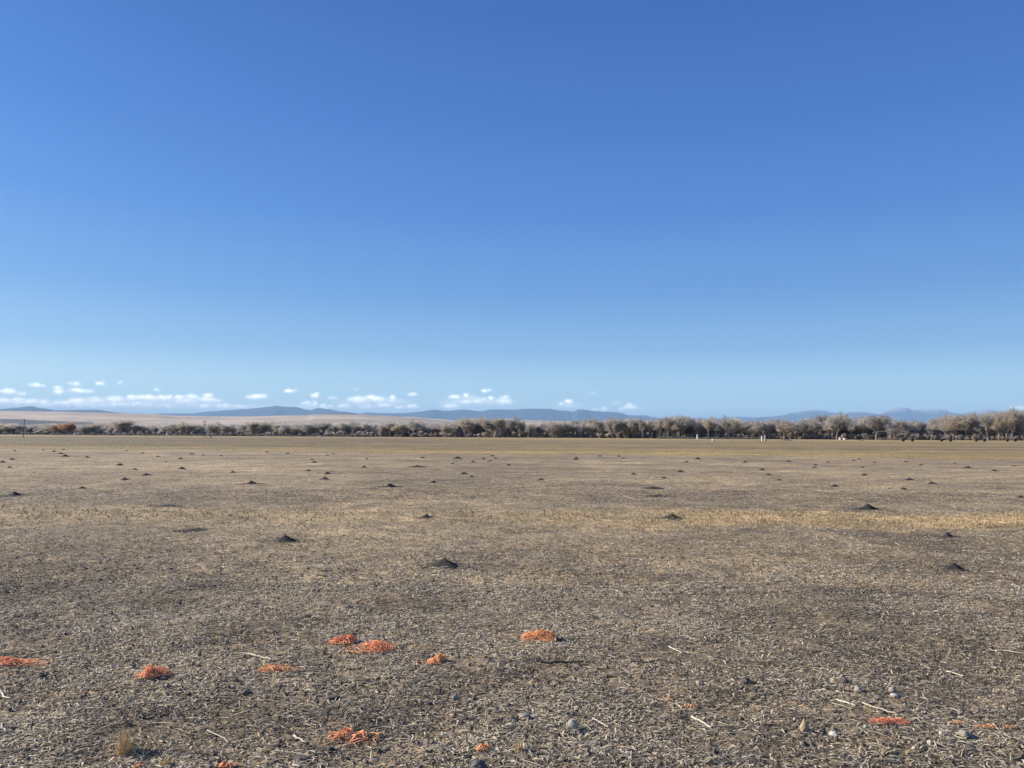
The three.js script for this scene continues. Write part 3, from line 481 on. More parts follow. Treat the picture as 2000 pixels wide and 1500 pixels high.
function lump(n, R, H, seed, seg = 18, rings = 7) {      // a low rounded heap of radius R and height H
  const pos = [0, H, 0], idx = [];
  for (let j = 1; j <= rings; j++) for (let i = 0; i < seg; i++) {
    const a = i / seg * 6.283, t = j / rings, q = fbm(Math.cos(a) * 1.4 + seed, Math.sin(a) * 1.4 + t * 2, 3) - .5, rr = R * t * (1 + q * 0.5);
    pos.push(Math.cos(a) * rr, H * (Math.cos(t * Math.PI) * .5 + .5) * (1 + q * .4) - (j === rings ? H * .12 : 0), Math.sin(a) * rr);
  }
  for (let i = 0; i < seg; i++) idx.push(0, 1 + (i + 1) % seg, 1 + i);
  for (let j = 0; j + 1 < rings; j++) for (let i = 0; i < seg; i++) { const a = 1 + j * seg + i, b = 1 + j * seg + (i + 1) % seg; idx.push(a, b, a + seg, b, b + seg, a + seg); }
  return geo(pos, idx);
}
// the centre pivot: towers on pairs of wheels carrying a pipe in bowed, trussed spans
(() => {
  const o = thing('pivot_sprinkler', 'long wheeled irrigation sprinkler with bowed pipe before the right hand trees', 'irrigation machine', V(0, 0, 0));
  const spots = [[1773, 862.4, 18], [1848, 862.5, 17], [1915, 862.7, 16.2], [1975.5, 862.6, 15.4], [2030, 862.6, 14.6], [2080, 862.5, 14]], tops = [], pipeH = 3.9;
  const wheel = mesh('tyre', new THREE.TorusGeometry(.50, .19, 8, 20), RUBBER), rim = mesh('rim', new THREE.CylinderGeometry(.36, .36, .16, 16).rotateX(Math.PI / 2), DARKMETAL), hub = mesh('hub', new THREE.CylinderGeometry(.1, .1, .3, 10).rotateX(Math.PI / 2), STEEL);
  spots.forEach(([px, py, gap]) => {
    const p = onFlat(px, py), half = metres(p, gap) / 2, t = new THREE.Group(); t.name = 'drive_tower'; o.add(t); t.position.copy(p);
    for (const s of [-1, 1]) {
      const w = new THREE.Group(); w.name = 'wheel'; w.position.set(s * half, .66, 0); w.rotation.y = 0.25; w.add(wheel.clone(), rim.clone(), hub.clone()); w.scale.set(1, 1, 1.7); o.add(w); w.position.add(p);
      mesh('leg', rod(V(s * half, .66, 0), V(s * .18, pipeH - .15, 0), .06), STEEL, t); mesh('leg', rod(V(s * half * .8, .7, 0), V(-s * .12, pipeH - .2, .3), .035), STEEL, t);
    }
    mesh('base_beam', rod(V(-half, .72, 0), V(half, .72, 0), .09, .09, 6), STEEL, t); mesh('control_box', new THREE.BoxGeometry(.35, .5, .3).translate(.2, pipeH + .05, .2), GREYWOOD, t);
    tops.push(V(p.x, pipeH, p.z));
  });
  const first = onFlat(1722, 862), start = V(first.x, 3.5, first.z - 8);
  [start, ...tops].forEach((a, i, all) => {
    const b = all[i + 1]; if (!b) return;
    const n = 12, pts = [], low = [[], []], out = { pos: [], idx: [] }, tr2 = { pos: [], idx: [] }, side = V(b.z - a.z, 0, a.x - b.x).normalize(), span = a.distanceTo(b);
    for (let k = 0; k <= n; k++) { const t = k / n, q = a.clone().lerp(b, t); q.y += Math.sin(t * Math.PI) * 0.55; pts.push(q); low.forEach((l, s) => l.push(q.clone().addScaledVector(side, (s ? 1 : -1) * 0.6 * Math.sin(Math.PI * t)).add(V(0, -1.05 * Math.sin(t * Math.PI), 0)))); }
    tube(out, pts, .2, .2, 6); mesh('sprinkler_pipe', geo(out.pos, out.idx), DARKMETAL, o);
    low.forEach((l) => tube(tr2, l, .05, .05, 3)); for (let k = 1; k < n; k += 2) low.forEach((l) => { tube(tr2, [pts[k], l[k]], .025, .025, 3); if (k + 1 < n) tube(tr2, [pts[k], l[k + 1]], .02, .02, 3); });
    mesh('truss', geo(tr2.pos, tr2.idx), DARKMETAL, o);
    const hose = { pos: [], idx: [] }; for (let k = 1; k < n; k += 1) tube(hose, [pts[k], pts[k].clone().add(V(0, -1.9, 0))], .02, .02, 3); mesh('drop_hoses', geo(hose.pos, hose.idx), DARKMETAL, o).userData.kind = 'stuff';
  });
})();

// ---------------------------------------------------------------- mounds of dug earth
const MOUND = [
  [868, 1104, 60, 'large dark gopher mound nearest the camera, just left of centre'], [557, 1057, 54, 'dark pointed gopher mound second nearest, left of centre'], [1863, 1111, 42, 'dark steep gopher mound nearest on the right side'], [1851, 1049, 23, 'small dark gopher mound above the steep one at right'], [1782, 1041, 10, 'very small dark mound left of two gopher mounds at right'],
  [1695.5, 995, 44, 'broad dark gopher mound on the upper edge of the golden grass strip'], [1313, 1012, 32, 'dark gopher mound at the left end of the golden grass strip'], [833, 1011, 26, 'ragged dark gopher mound above the nearest large one'], [324, 988, 34, 'pointed dark gopher mound at left, above a flat one'], [372, 1037, 28, 'flat low dark mound at left below a pointed mound'],
  [28, 968, 34, 'dark gopher mound against the left edge of the field'], [1994, 972.5, 20, 'dark gopher mound cut by the right edge'], [161, 954, 16, 'small dark mound right of the one at the left edge'], [1276, 954, 32, 'wide low dark mound right of centre, above a flat smear'], [1286, 968.5, 30, 'flat dark smear of earth below a wide low mound'], [761, 951, 25, 'dark rounded mound left of centre in the middle field'],
  [490, 945, 24, 'dark pointed mound below a smaller one in the left middle field'], [847, 942, 13], [1057, 937.5, 14, 'small dark mound alone near the centre of the field'], [906, 926, 17], [921, 932, 13], [1297, 934, 12], [1328, 922, 15], [635, 936, 17], [640, 925.5, 14], [602, 920, 12], [614, 903.5, 12], [454, 923.5, 14], [355, 916, 16], [352, 896.5, 12], [285, 928.5, 18], [264, 917, 10], [243, 937, 16], [234.5, 909, 15],
  [170, 893.5, 11], [128, 891, 14], [119, 886.5, 12], [105, 882, 9], [84, 879.5, 8], [28, 881, 8], [23, 898, 12], [18, 913, 11], [5, 903, 12], [279, 885, 9], [308, 892, 9], [324.5, 903, 8], [374, 887.5, 9], [396.6, 889.5, 8], [431.5, 890.6, 8], [639, 889.5, 8], [610, 898, 8], [562, 886.7, 9], [521, 883, 8], [652, 887, 8], [367, 1132, 12, 'tiny dark earth crumb heap left of the nearest large mound'],
  [124, 878.5, 8], [247, 880.5, 8], [1237, 926.6, 14], [1363, 897, 14], [1341, 903, 10], [1125, 898, 11], [1125.5, 894, 9], [994, 909, 11], [957, 901, 9], [968, 895.5, 10], [944, 896.5, 10], [924, 903, 10], [962, 891, 10], [884, 906, 9], [894, 895.5, 17], [825, 894.5, 10], [815, 912, 34, 'long flat dark smear of earth left of centre'], [716, 896, 9], [711.5, 913, 11], [1209, 891.5, 10], [1172, 891.5, 9], [1218, 895, 8],
  [1765.5, 956, 17, 'dark mound in the right field above the golden strip'], [1737, 954, 7], [1630.7, 950, 15], [1522, 938, 11], [1500.5, 928, 14], [1488, 918, 14], [1776, 937.5, 19], [1820, 945, 17], [1688, 928.4, 13], [1685, 913, 8], [1590.5, 913, 9], [1592, 908.5, 9], [1618, 903.5, 9], [1540, 901.5, 12], [1455, 903, 10], [1891, 913.7, 14], [1941.5, 920, 13], [1799, 908, 9], [1667, 899, 9], [1678, 896.5, 8],
  [1709, 903, 8], [1769, 902, 8], [1865, 906, 9], [1981, 911, 8],
];
(() => {
  const dirt = matte(.023, .020, .017), dirt2 = matte(.030, .026, .021);
  const shape = (seed, peak) => {                        // a cone of loose earth with a lobed foot and a crumbly face
    const seg = 40, rings = 16, pos = [0, 1, 0], idx = [];
    for (let j = 1; j <= rings; j++) for (let i = 0; i < seg; i++) {
      const a = i / seg * 6.283, t = j / rings, cx = Math.cos(a), cz = Math.sin(a), q = fbm(cx * 1.1 + seed * 7, cz * 1.1 + 3, 3) - .5, c = fbm(cx * t * 9 + seed, cz * t * 9, 3) - .5;
      const r = t * (1 + q * 0.75), y = Math.pow(1 - t, peak) * (1 - 0.25 * t) + c * 0.22 * (t < 1 ? 1 : 0);
      pos.push(cx * r * (1 + .15 * cx), j === rings ? -0.18 : y, cz * r);
    }
    for (let i = 0; i < seg; i++) idx.push(0, 1 + (i + 1) % seg, 1 + i);
    for (let j = 0; j + 1 < rings; j++) for (let i = 0; i < seg; i++) { const a = 1 + j * seg + i, b = 1 + j * seg + (i + 1) % seg; idx.push(a, b, a + seg, b, b + seg, a + seg); }
    return geo(pos, idx);
  };
  const shapes = [1, 2, 3, 4, 5, 6].map((s) => shape(s, 1.0 + 0.09 * s)), r = rng(31), crumbs = [];
  const areas = [[0, 250, 'far left corner'], [250, 450, 'left field below the crossarm pole'], [450, 760, 'left middle field'], [760, 1060, 'middle field'], [1060, 1420, 'field below the white standpipe'], [1420, 1640, 'field below the concrete standpipes'], [1640, 2100, 'far right field']], count = new Map();
  MOUND.forEach(([px, py, w, label], i) => {
    const p = onGround(px, py), flat = /flat/.test(label ?? ''), R = metres(p, w) / 2 * (w > 50 ? .92 : w > 20 ? 1.06 : 1.12), H = flat ? R * 0.2 : R * (0.46 + 0.10 * r()) * (px === 1851 ? 1.5 : 1);
    const m = mesh('gopher_mound', shapes[i % 6], i % 3 ? dirt : dirt2), area = areas.find(([a, b]) => px >= a && px < b), far = w < 11 ? 'tiny' : w < 15 ? 'small' : 'rounded';
    top(m, 'gopher_mound'); m.position.copy(p); m.rotation.y = r() * 6.28; m.scale.set(R * 1.15, H, R);
    const alike = MOUND.filter((q) => !q[3] && q[0] >= area[0] && q[0] < area[1] && (q[2] < 11 ? 'tiny' : q[2] < 15 ? 'small' : 'rounded') === far).map((q) => q[0]).sort((a, b) => a - b);
    tag(m, label ?? (alike.length > 1 ? `${far} dark mound, ${ORDER[alike.indexOf(px)]} of the ${far} ones in the ${area[2]}` : `only ${far} dark earth mound in the ${area[2]}`), 'earth mound', 'gopher mounds over the field');
    if (w > 22) for (let k = 0; k < 300; k++) { const a = r() * 6.28, d = R * (0.75 + 1.1 * Math.pow(r(), 1.5)), x = p.x + Math.cos(a) * d * 1.2, z = p.z + Math.sin(a) * d, s = 0.004 + 0.012 * r() * r(); crumbs.push([x, height(x, z) + s * .3, z, r() * 6, r() * 6, r() * 6, s, s * .8, s, .045, .038, .031]); }
  });
  instanced('soil_crumbs', 'dark crumbs of loose earth around the feet of the mounds', new THREE.IcosahedronGeometry(1, 0), matte(1, 1, 1), crumbs);
})();

// ---------------------------------------------------------------- loose litter: chopped straw, clods, stubble
const half = Math.tan(THREE.MathUtils.degToRad(38.5));
function spot(r, d0, d1, power) {                        // a place before the camera, between d0 and d1; denser towards it as power grows
  const u = r(), k = 2 - power, z = Math.abs(k) < 1e-3 ? d0 * Math.pow(d1 / d0, u) : Math.pow(lerp(Math.pow(d0, k), Math.pow(d1, k), u), 1 / k);
  return [(r() * 2 - 1) * (z * half + 0.35), -z];
}
function straw(bend, seg = 2, taper = 0.5) {             // a bent flat blade 1 long and 1 wide, lying along x
  const pos = [], idx = [];
  for (let i = 0; i <= seg; i++) { const t = i / seg - .5, w = 0.5 * (1 - taper * Math.abs(t) * 1.6), y = bend * (0.25 - t * t); pos.push(t, y, -w, t, y, w); }
  for (let i = 0; i < seg; i++) { const a = i * 2; idx.push(a, a + 1, a + 2, a + 1, a + 3, a + 2); }
  return geo(pos, idx);
}
const STRAWS = [[.66, .56, .39], [.49, .395, .27], [.345, .27, .18], [.235, .184, .125], [.135, .106, .075], [.062, .051, .04]];
(() => {
  const r = rng(2024), gs = () => (r() + r() + r() - 1.5) * 1.15;
  const chips = [[], [], []];
  function chip(x, z, size) {
    const L = (0.015 + 0.042 * r() + (r() < .06 ? .05 * r() : 0)) * size, w = (0.003 + 0.006 * r()) * size;
    if (r() < bare(x, z) * 0.7) return;
    const { field, strip, pale } = cover(x, z), gold = Math.max(field, strip) * .6, light = clamp((fbm(x / 1.1, z / .8, 4) - .5) * 2.6 + .5 + pale * .1 + gold * .3);
    const c = STRAWS[Math.min(5, Math.floor(Math.pow(r(), 0.55 + light * 1.1) * 6))], v = 0.85 + .3 * r();
    chips[Math.floor(r() * 3)].push([x, height(x, z) + 0.002 + 0.012 * r() * r() * size, z, gs() * .40, r() * 6.28, gs() * .26, L, L, w, c[0] * v * (1 + .12 * gold), c[1] * v, c[2] * v * (1 - .3 * gold)]);
  }
  for (let i = 0; i < 350000; i++) { const [x, z] = spot(r, 2.9, 9, 1.0); chip(x, z, 1.1); }
  for (let i = 0; i < 240000; i++) { const [x, z] = spot(r, 8.5, 24, 1.5); chip(x, z, 1.5); }
  for (let i = 0; i < 70000; i++) { const [x, z] = spot(r, 20, 68, 2.0); chip(x, z, 2.6); }
  [0.3, -0.15, 0.5].forEach((b, k) => instanced('straw_litter', 'chopped straw and leaf litter strewn over the near field', straw(b, k === 2 ? 3 : 2, k === 1 ? 0.2 : 0.6), matte(1, 1, 1, .9), chips[k]));
  const long = [];
  for (let i = 0; i < 5200; i++) { const [x, z] = spot(r, 2.9, 13, 1.0), L = 0.05 + .11 * r() * r(), c = STRAWS[Math.floor(r() * r() * 4)]; long.push([x, height(x, z) + .008 + .012 * r(), z, gs() * .3, r() * 6.28, gs() * .14, L, L * .5, .003 + .003 * r(), c[0], c[1], c[2]]); }
  instanced('stalks', 'longer pale straw stalks lying across the near litter', straw(0.18, 4, 0.3), matte(1, 1, 1, .8), long);
  // clods and pebbles
  const rough = (seed) => { const g = new THREE.IcosahedronGeometry(1, 1), p = g.attributes.position; for (let i = 0; i < p.count; i++) { const x = p.getX(i), y = p.getY(i), z = p.getZ(i), k = 0.72 + 0.6 * fbm(x * 1.3 + seed + y, z * 1.3 + y * 2 + seed, 2); p.setXYZ(i, x * k, y * k * .8, z * k); } g.computeVertexNormals(); return g; };
  const clods = [[], []], pebbles = [];
  for (let i = 0; i < 30000; i++) { const [x, z] = i < 21000 ? spot(r, 2.9, 11, 1.2) : spot(r, 10, 34, 1.8), s = (0.003 + 0.014 * Math.pow(r(), 5)) * (i < 21000 ? .85 : .7), v = .7 + .6 * r(); clods[i % 2].push([x, height(x, z) + s * .3, z, r() * 6, r() * 6, r() * 6, s, s, s * (1 + r()), .155 * v, .122 * v, .095 * v]); }
  clods.forEach((c, k) => instanced('soil_clods', 'small brown soil clods between the straw', rough(k * 9 + 3), matte(1, 1, 1), c));
  for (let i = 0; i < 420; i++) { const [x, z] = spot(r, 2.9, 14, 1.2), s = .004 + .008 * r() * r(), v = .8 + .3 * r(); pebbles.push([x, height(x, z) + s * .5 + .006, z, r() * 6, r() * 6, r() * 6, s * 1.3, s, s, .48 * v, .43 * v, .34 * v]); }
  instanced('gravel', 'tiny pale pebbles scattered over the near field', rough(5), matte(1, 1, 1, .8), pebbles);
  // stubble and dry grass
  const tuft = (seed, n, lean) => { const q = rng(seed), pos = [], idx = []; for (let i = 0; i < n; i++) { const a = q() * 6.28, l = lean * (0.3 + q()), H = .5 + .5 * q(), w = .035 + .03 * q(), bx = (q() - .5) * .3, bz = (q() - .5) * .3, sx = -Math.sin(a) * w, sz = Math.cos(a) * w, b = pos.length / 3, dx = Math.cos(a) * l * H, dz = Math.sin(a) * l * H; pos.push(bx - sx, -.05, bz - sz, bx + sx, -.05, bz + sz, bx + dx * .4 + sx * .8, H * .6, bz + dz * .4 + sz * .8, bx + dx * .4 - sx * .8, H * .6, bz + dz * .4 - sz * .8, bx + dx, H, bz + dz); idx.push(b, b + 1, b + 2, b, b + 2, b + 3, b + 3, b + 2, b + 4); } return geo(pos, idx); };
  const grass = [[], []];
  const add = (x, z, h, c, v) => grass[Math.floor(r() * 2)].push([x, height(x, z, Math.max(.02, -z * .0042)), z, 0, r() * 6.28, 0, h * 1.1, h, h * 1.1, c[0] * v, c[1] * v, c[2] * v]);
  for (let i = 0; i < 9000; i++) { const x = -16 + 36 * r(), z = -16.4 + .02 * x + gs() * 2.0, k = cover(x, z); if (r() < Math.max(k.strip, k.pale * .05)) add(x, z, .035 + .05 * r(), [.56, .425, .24], .7 + .5 * r()); }
  for (let i = 0; i < 30000; i++) { const [x, z] = spot(r, 52, 200, 1.7); if (r() < cover(x, z).field) { const s = smooth(0.47, 0.66, fbm(x / 34, z / 9 + 11, 4)); add(x, z, .035 + .055 * r(), [lerp(.33, .19, s), lerp(.235, .14, s), lerp(.09, .055, s)], .75 + .5 * r()); } }
  for (let i = 0; i < 9000; i++) { const [x, z] = spot(r, 2.9, 16, 1.2); if (fbm(x / .9 + 9, z / .7, 3) > .52) add(x, z, .02 + .035 * r() * r(), [.42, .33, .19], .7 + .5 * r()); }
  grass.forEach((g, k) => instanced('dry_grass', 'short dry golden grass and stubble over the field', tuft(k + 3, 7 + k * 2, .8), matte(1, 1, 1, .9), g));
})();

// ---------------------------------------------------------------- orange net wrap scraps
const FADED = matte(.52, .27, .16, .8), ORANGE = matte(.94, .38, .175, .65), ORANGERED = matte(.80, .27, .14, .65), ORANGEPALE = matte(.94, .46, .20, .65);
// strands of plastic net gathered in a few uneven humps along a length L; each hump bunched, its rim frayed
function strands(seed, n, L, Hh, D, rad, loops = 1, fringe = 0) {
  const r = rng(seed * 7 + 1), parts = [], humps = [];
  for (let i = 0; i < 4; i++) humps.push([(r() - .5) * .75 * L, (r() - .5) * .5 * D, L * (.13 + .16 * r()), i === 0 ? 1 : .35 + .6 * r()]);
  for (let i = 0; i < n; i++) {
    const hp = humps[i < n * .35 ? 0 : Math.floor(r() * 4)], pts = [], m = 4 + Math.floor(r() * 4), flow = r() * 6.28;
    let p = V(hp[0] + (r() + r() - 1) * hp[2], 0, hp[1] + (r() + r() - 1) * D * .3);
    for (let k = 0; k < m; k++) {
      if (k) p = p.clone().add(V((Math.cos(flow + k) * .6 + r() - .5) * hp[2] * 1.2 * loops, 0, (Math.sin(flow + k) * .6 + r() - .5) * D * .45 * loops));
      p.x = clamp(p.x, -L * .56, L * .56); p.z = clamp(p.z, -D * .56, D * .56);
      let y = 0; for (const h of humps) y = Math.max(y, h[3] * Math.exp(-(((p.x - h[0]) / h[2]) ** 2) - ((p.z - h[1]) / (D * .4)) ** 2));
      p.y = .014 + Hh * y * (.15 + .85 * r()); pts.push(p.clone());
    }
    if (r() < fringe + .12) { const e = pts[m - 1]; pts.push(e.clone().add(V((r() - .5) * L * .4, -e.y * .8, (r() - .3) * D * .5))); }
    parts.push(new THREE.TubeGeometry(new THREE.CatmullRomCurve3(pts), 13, rad * (.6 + .8 * r()), 3, false));
  }
  return mergeGeometries(parts);
}
function net(px, py, w, h, label, mat, { n = 90, rad = .0016, loops = 1, depth = .6, turn = 0, seed = px | 0 } = {}) {
  const p = onGround(px, py), L = metres(p, w), Hh = metres(p, h) * .66, o = thing('net_scrap', label, 'net scrap', p, turn, 'orange net wrap scraps on the field');
  mesh('tangle', strands(seed, Math.ceil(n * .62), L * .9, Hh, L * depth, rad, loops), mat, o);
  mesh('loose_strands', strands(seed + 1, Math.max(4, n / 7 | 0), L, Hh * .35, L * depth, rad * .8, 1.2, .9), mat === ORANGERED ? ORANGERED : ORANGEPALE, o);
  return o;
}
net(667, 1257, 46, 24, 'knotted orange net bundle, left half of a joined pair left of centre', ORANGE, { n: 110, rad: .0022 });
net(731, 1268, 96, 18, 'spread frayed orange net, right half of a joined pair left of centre', ORANGE, { n: 110 });
net(1052, 1250, 62, 28, 'rounded fluffy orange net clump nearest the centre', ORANGEPALE, { n: 150 });
net(858, 1296, 46, 26, 'pale orange net cone with a dark hollow end, below centre', ORANGEPALE, { n: 130 });
net(821, 1297, 14, 6, 'tiny wisp of orange net left of the pale cone', ORANGE, { n: 26 });
net(547, 1309, 76, 9, 'thin flat faded orange net under the long pale stick', ORANGEPALE, { n: 45 });
net(301, 1320, 60, 30, 'arched orange net scrap lying alone at left', ORANGE, { n: 110, turn: .5 });
net(34, 1297, 100, 18, 'long orange net scrap cut by the left edge', ORANGE, { n: 130, depth: .35 });
net(687, 1446, 88, 30, 'looped orange twine tangle near the bottom, left of centre', ORANGE, { n: 26, rad: .0034, loops: 1.1, depth: .5 });
net(945, 1466, 28, 15, 'small pinkish orange scrap near the bottom centre', ORANGEPALE, { n: 45 });
net(443, 1500, 28, 14, 'small orange scrap cut by the bottom edge, left of centre', ORANGE, { n: 60, rad: .0022 });
net(269, 1500, 14, 6, 'tiny orange scrap at the bottom edge, far left', ORANGE, { n: 20 });
net(1734, 1413, 74, 12, 'red orange flattened net strip at lower right', ORANGERED, { n: 60, depth: .3 });
net(1866, 1416, 30, 7, 'thin yellowish orange strand, left of the right hand strands', ORANGEPALE, { n: 6, rad: .0014, depth: .3 });
net(1924, 1424, 46, 6, 'thin wavy orange strand beside the round grey stone', ORANGE, { n: 6, rad: .0014, depth: .3 });
net(1972, 1425, 22, 8, 'small orange strand nearest the right edge', ORANGE, { n: 6, rad: .0014, depth: .3 });
net(1353, 1382, 26, 7, 'faint pinkish orange scrap half buried right of centre', FADED, { n: 10 });
net(1304, 1367, 22, 5, 'fainter orange scrap half buried above the pinkish one', FADED, { n: 6 });
net(666, 979, 14, 4, 'tiny far orange scrap in the left middle field', ORANGE, { n: 30, rad: .003 });

// ---------------------------------------------------------------- stones, sticks and single tufts
(() => {
  const stone = (px, py, w, h, color, seed, name, label, cat = 'stone', point = 0) => {
    const p = onGround(px, py), R = metres(p, w) / 2, H = metres(p, h) * (cat === 'clod' ? .85 : 1.02), g = new THREE.IcosahedronGeometry(1, 4), a = g.attributes.position;
    for (let i = 0; i < a.count; i++) { const x = a.getX(i), y = a.getY(i), z = a.getZ(i), k = (cat === 'clod' ? 0.45 : 0.70) + (cat === 'clod' ? 0.95 : 0.58) * fbm(x * 1.2 + seed, z * 1.2 + y * 1.7 + seed, 3) + (cat === 'clod' ? .22 : .05) * (fbm(x * 6 + seed, y * 6 + z * 5, 2) - .5), tp = 1 - point * Math.max(0, y) * .6; a.setXYZ(i, x * k * R * tp, y * k * H * .62 + H * .38, z * k * R * .9 * tp); }
    g.computeVertexNormals(); const m = mesh(name, g, matte(...color, .85)); top(m, name); m.position.copy(p); m.rotation.y = seed; tag(m, label, cat, 'stones on the near field');
  };
  stone(1571, 1430, 15, 23, [.42, .31, .18], 3, 'stone', 'upright tan stone lit on its left face, lower right', 'stone', .6);
  stone(1884, 1441, 20, 15, [.25, .22, .175], 5, 'stone', 'round grey stone under the wavy orange strand at right');
  stone(1117, 1425, 22, 17, [.36, .315, .235], 7, 'stone', 'pale rounded stone right of bottom centre');
  stone(935, 1506, 34, 20, [.10, .09, .08], 9, 'stone', 'dark stone cut by the bottom edge near centre', 'stone', .4);
  stone(1628, 1437, 17, 7, [.62, .57, .47], 11, 'stone', 'flat white chip right of the upright tan stone');
  stone(1747, 1361, 16, 6, [.62, .57, .47], 13, 'stone', 'flat white chip above the red orange net strip');
  stone(1676, 1351, 13, 9, [.32, .29, .24], 15, 'stone', 'grey pebble left of the upper white chip');
  stone(1743, 1352, 14, 9, [.34, .28, .20], 16, 'stone', 'brown pebble just above the upper white chip');
  stone(1838, 1437, 8, 9, [.46, .41, .32], 17, 'stone', 'small pale pebble left of the round grey stone');
  stone(1816, 1455, 9, 9, [.46, .41, .32], 18, 'stone', 'small pale pebble below left of the round grey stone');
  stone(1786, 1464, 9, 6, [.46, .41, .32], 19, 'stone', 'small flat pale pebble at the bottom right');
  stone(888, 1365, 11, 8, [.32, .29, .24], 20, 'stone', 'light grey pebble left of bottom centre');
  stone(821, 1374, 7, 8, [.46, .41, .32], 21, 'stone', 'small whitish pebble left of the light grey pebble');
  stone(1024, 1401, 20, 8, [.33, .28, .22], 22, 'stone', 'flat brown stone left of the pale rounded stone');
  stone(131, 1396, 8, 8, [.46, .41, .32], 23, 'stone', 'small pale pebble at lower left');
  stone(1364, 1338, 9, 8, [.42, .36, .27], 24, 'stone', 'small tan pebble right of centre above the faint orange scraps');
  stone(1492, 1396, 10, 9, [.38, .33, .25], 25, 'stone', 'small tan pebble left of the upright tan stone');
  stone(1457, 1336, 22, 13, [.105, .088, .068], 26, 'dirt_clod', 'large dark clod right of centre', 'clod');
  stone(1648, 1335, 20, 12, [.105, .088, .068], 27, 'dirt_clod', 'dark clod above the left pale stick at right', 'clod');
  stone(646, 1365, 30, 8, [.105, .088, .068], 28, 'dirt_clod', 'long low dark clod left of centre', 'clod');
  stone(480, 1357, 22, 10, [.105, .088, .068], 29, 'dirt_clod', 'dark clod between the arched net and the looped twine', 'clod');
  stone(80, 1324, 18, 11, [.105, .088, .068], 30, 'dirt_clod', 'dark clod below the left edge net scrap', 'clod');
  stone(600, 1206, 14, 7, [.07, .06, .055], 31, 'dirt_clod', 'small dark clod above the joined net pair', 'clod');
  stone(645, 1467, 14, 9, [.07, .07, .07], 33, 'dirt_clod', 'dark greenish clod under the looped twine', 'clod');
  stone(590, 1484, 34, 10, [.105, .088, .068], 34, 'dirt_clod', 'long dark clod at the bottom left of centre', 'clod');
  const stick = (x0, y0, x1, y1, wpx, color, label, seed, name = 'stick') => {
    const a = onGround(x0, y0), b = onGround(x1, y1), mid = a.clone().add(b).multiplyScalar(.5), r = rng(seed), L = a.distanceTo(b), R = metres(mid, wpx) / 2 * .8, pts = [];
    for (let i = 0; i <= 8; i++) { const q = a.clone().lerp(b, i / 8).sub(mid); q.y = height(q.x + mid.x, q.z + mid.z) - mid.y + R + .012 + (r() - .5) * .006; q.z += (fbm(i / 2.2, seed, 2) - .5) * L * .26; pts.push(q); }
    const out = { pos: [], idx: [] }; tube(out, pts, R * 1.1, R * .65, 6); const g = geo(out.pos, out.idx), o = thing(name, label, name === 'stick' ? 'stick' : 'rod', mid, 0, 'sticks and stalks lying on the near field');
    mesh('stem', g, matte(...color, .8), o); if (name === 'stick') mesh('knot', new THREE.IcosahedronGeometry(R * 1.5, 1).translate(pts[2].x, pts[2].y, pts[2].z), matte(...color, .8), o);
  };
  stick(470, 1280, 530, 1292, 4, [.68, .60, .44], 'pale bare stick lying left of the joined net pair', 1);
  stick(1926, 1273, 2006, 1281, 3.6, [.60, .51, .36], 'long pale stick cut by the right edge', 2);
  stick(1634, 1371, 1671, 1383, 4, [.62, .56, .43], 'pale stick, left of two above the red orange net', 3);
  stick(1686, 1379, 1750, 1399, 4, [.52, .44, .32], 'pale tan stick, right of two above the red orange net', 4);
  stick(1351, 1407, 1391, 1427, 4.4, [.60, .53, .40], 'pale splintered stick left of the upright tan stone', 5);
  stick(1307, 1267, 1331, 1279, 3, [.60, .53, .40], 'short pale stick right of centre', 6);
  stick(1848, 1314, 1882, 1325, 3, [.56, .48, .35], 'short pale stick at right above the pebbles', 7);
  stick(408, 1428, 446, 1456, 4, [.42, .36, .27], 'grey brown stick left of the looped twine', 8);
  stick(574, 1443, 597, 1456, 5, [.58, .52, .40], 'short thick pale splinter left of the looped twine', 9);
  stick(-4, 1354, 20, 1368, 5, [.62, .54, .40], 'curved pale stick at the left edge', 10);
  stick(537, 1470, 604, 1484, 4, [.50, .43, .31], 'pale stick touching the long dark clod at the bottom', 11);
  stick(1056, 1299, 1138, 1296, 5, [.035, .033, .032], 'long dark straight rod right of the pale net cone', 12, 'dark_rod');
  stick(1236, 1297, 1322, 1296, 3, [.05, .047, .045], 'thin dark rod in line with the long dark one, further right', 13, 'dark_rod');
  stick(1160, 1410, 1188, 1425, 3.4, [.58, .51, .38], 'thin pale stalk right of the pale rounded stone', 14);
  const bunch = (px, py, w, h, n, label, seed) => {
    const p = onGround(px, py), r = rng(seed), W = metres(p, w), H = metres(p, h), out = { pos: [], idx: [] };
    for (let i = 0; i < n; i++) { const a = r() * 6.28, l = .12 + .5 * r() * r(), hh = H * (.45 + .6 * r()), b = V((r() - .5) * W * .5, -.01, (r() - .5) * W * .5), t = b.clone().add(V(Math.cos(a) * l * W, hh, Math.sin(a) * l * W)); const m = b.clone().lerp(t, .55); m.y += hh * .1; ribbon(out, b, m, .004, r); ribbon(out, m, t, .003, r); }
    const o = thing('grass_tuft', label, 'grass tuft', p); mesh('blades', geo(out.pos, out.idx), matte(.60, .44, .22, .8), o);
  };
  bunch(243, 1470, 58, 50, 120, 'upright tuft of dry golden grass at the lower left', 3);
  bunch(322, 1496, 30, 22, 70, 'low tuft of straw at the bottom, right of the tall tuft', 4);
  bunch(780, 1244, 12, 22, 40, 'small thin tuft of dry grass at the right end of the joined net pair', 5);
  bunch(1012, 1468, 22, 26, 50, 'sparse straw tuft at the bottom centre', 6);
})();

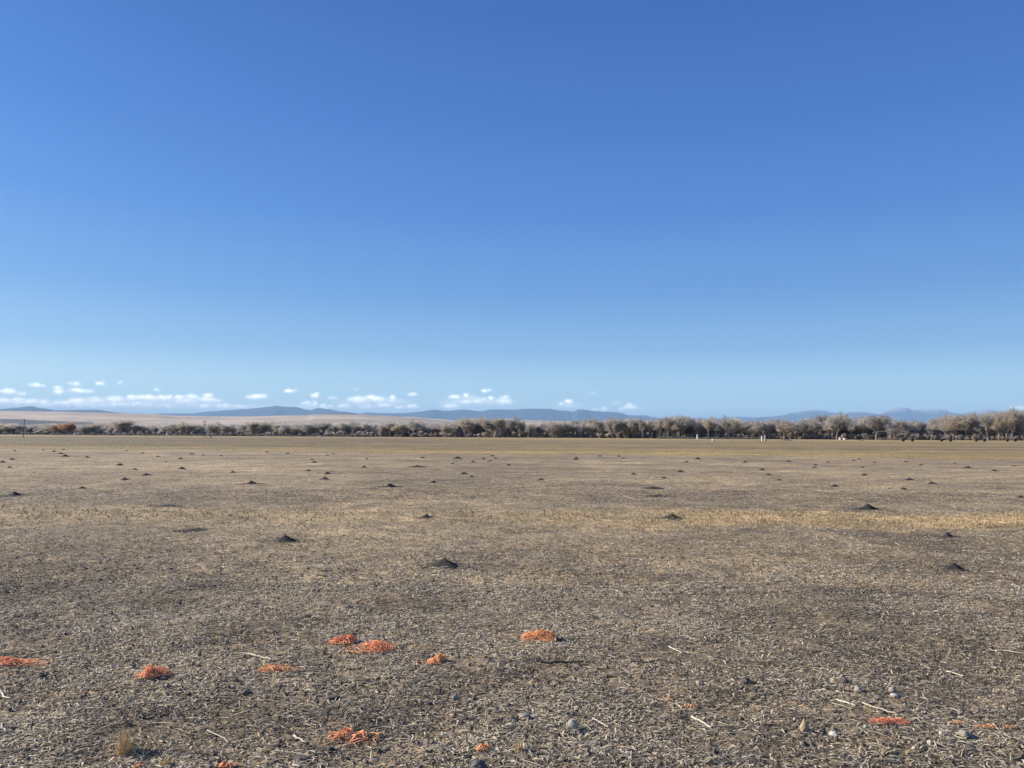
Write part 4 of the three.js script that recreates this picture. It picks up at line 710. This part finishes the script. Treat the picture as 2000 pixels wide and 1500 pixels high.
// ---------------------------------------------------------------- render
const renderer = new THREE.WebGLRenderer({ antialias: true });
renderer.toneMapping = THREE.LinearToneMapping; renderer.toneMappingExposure = EXPOSURE;
renderer.shadowMap.enabled = true; renderer.shadowMap.type = THREE.PCFSoftShadowMap;
renderer.setSize(1024, 768);
renderer.render(scene, camera);
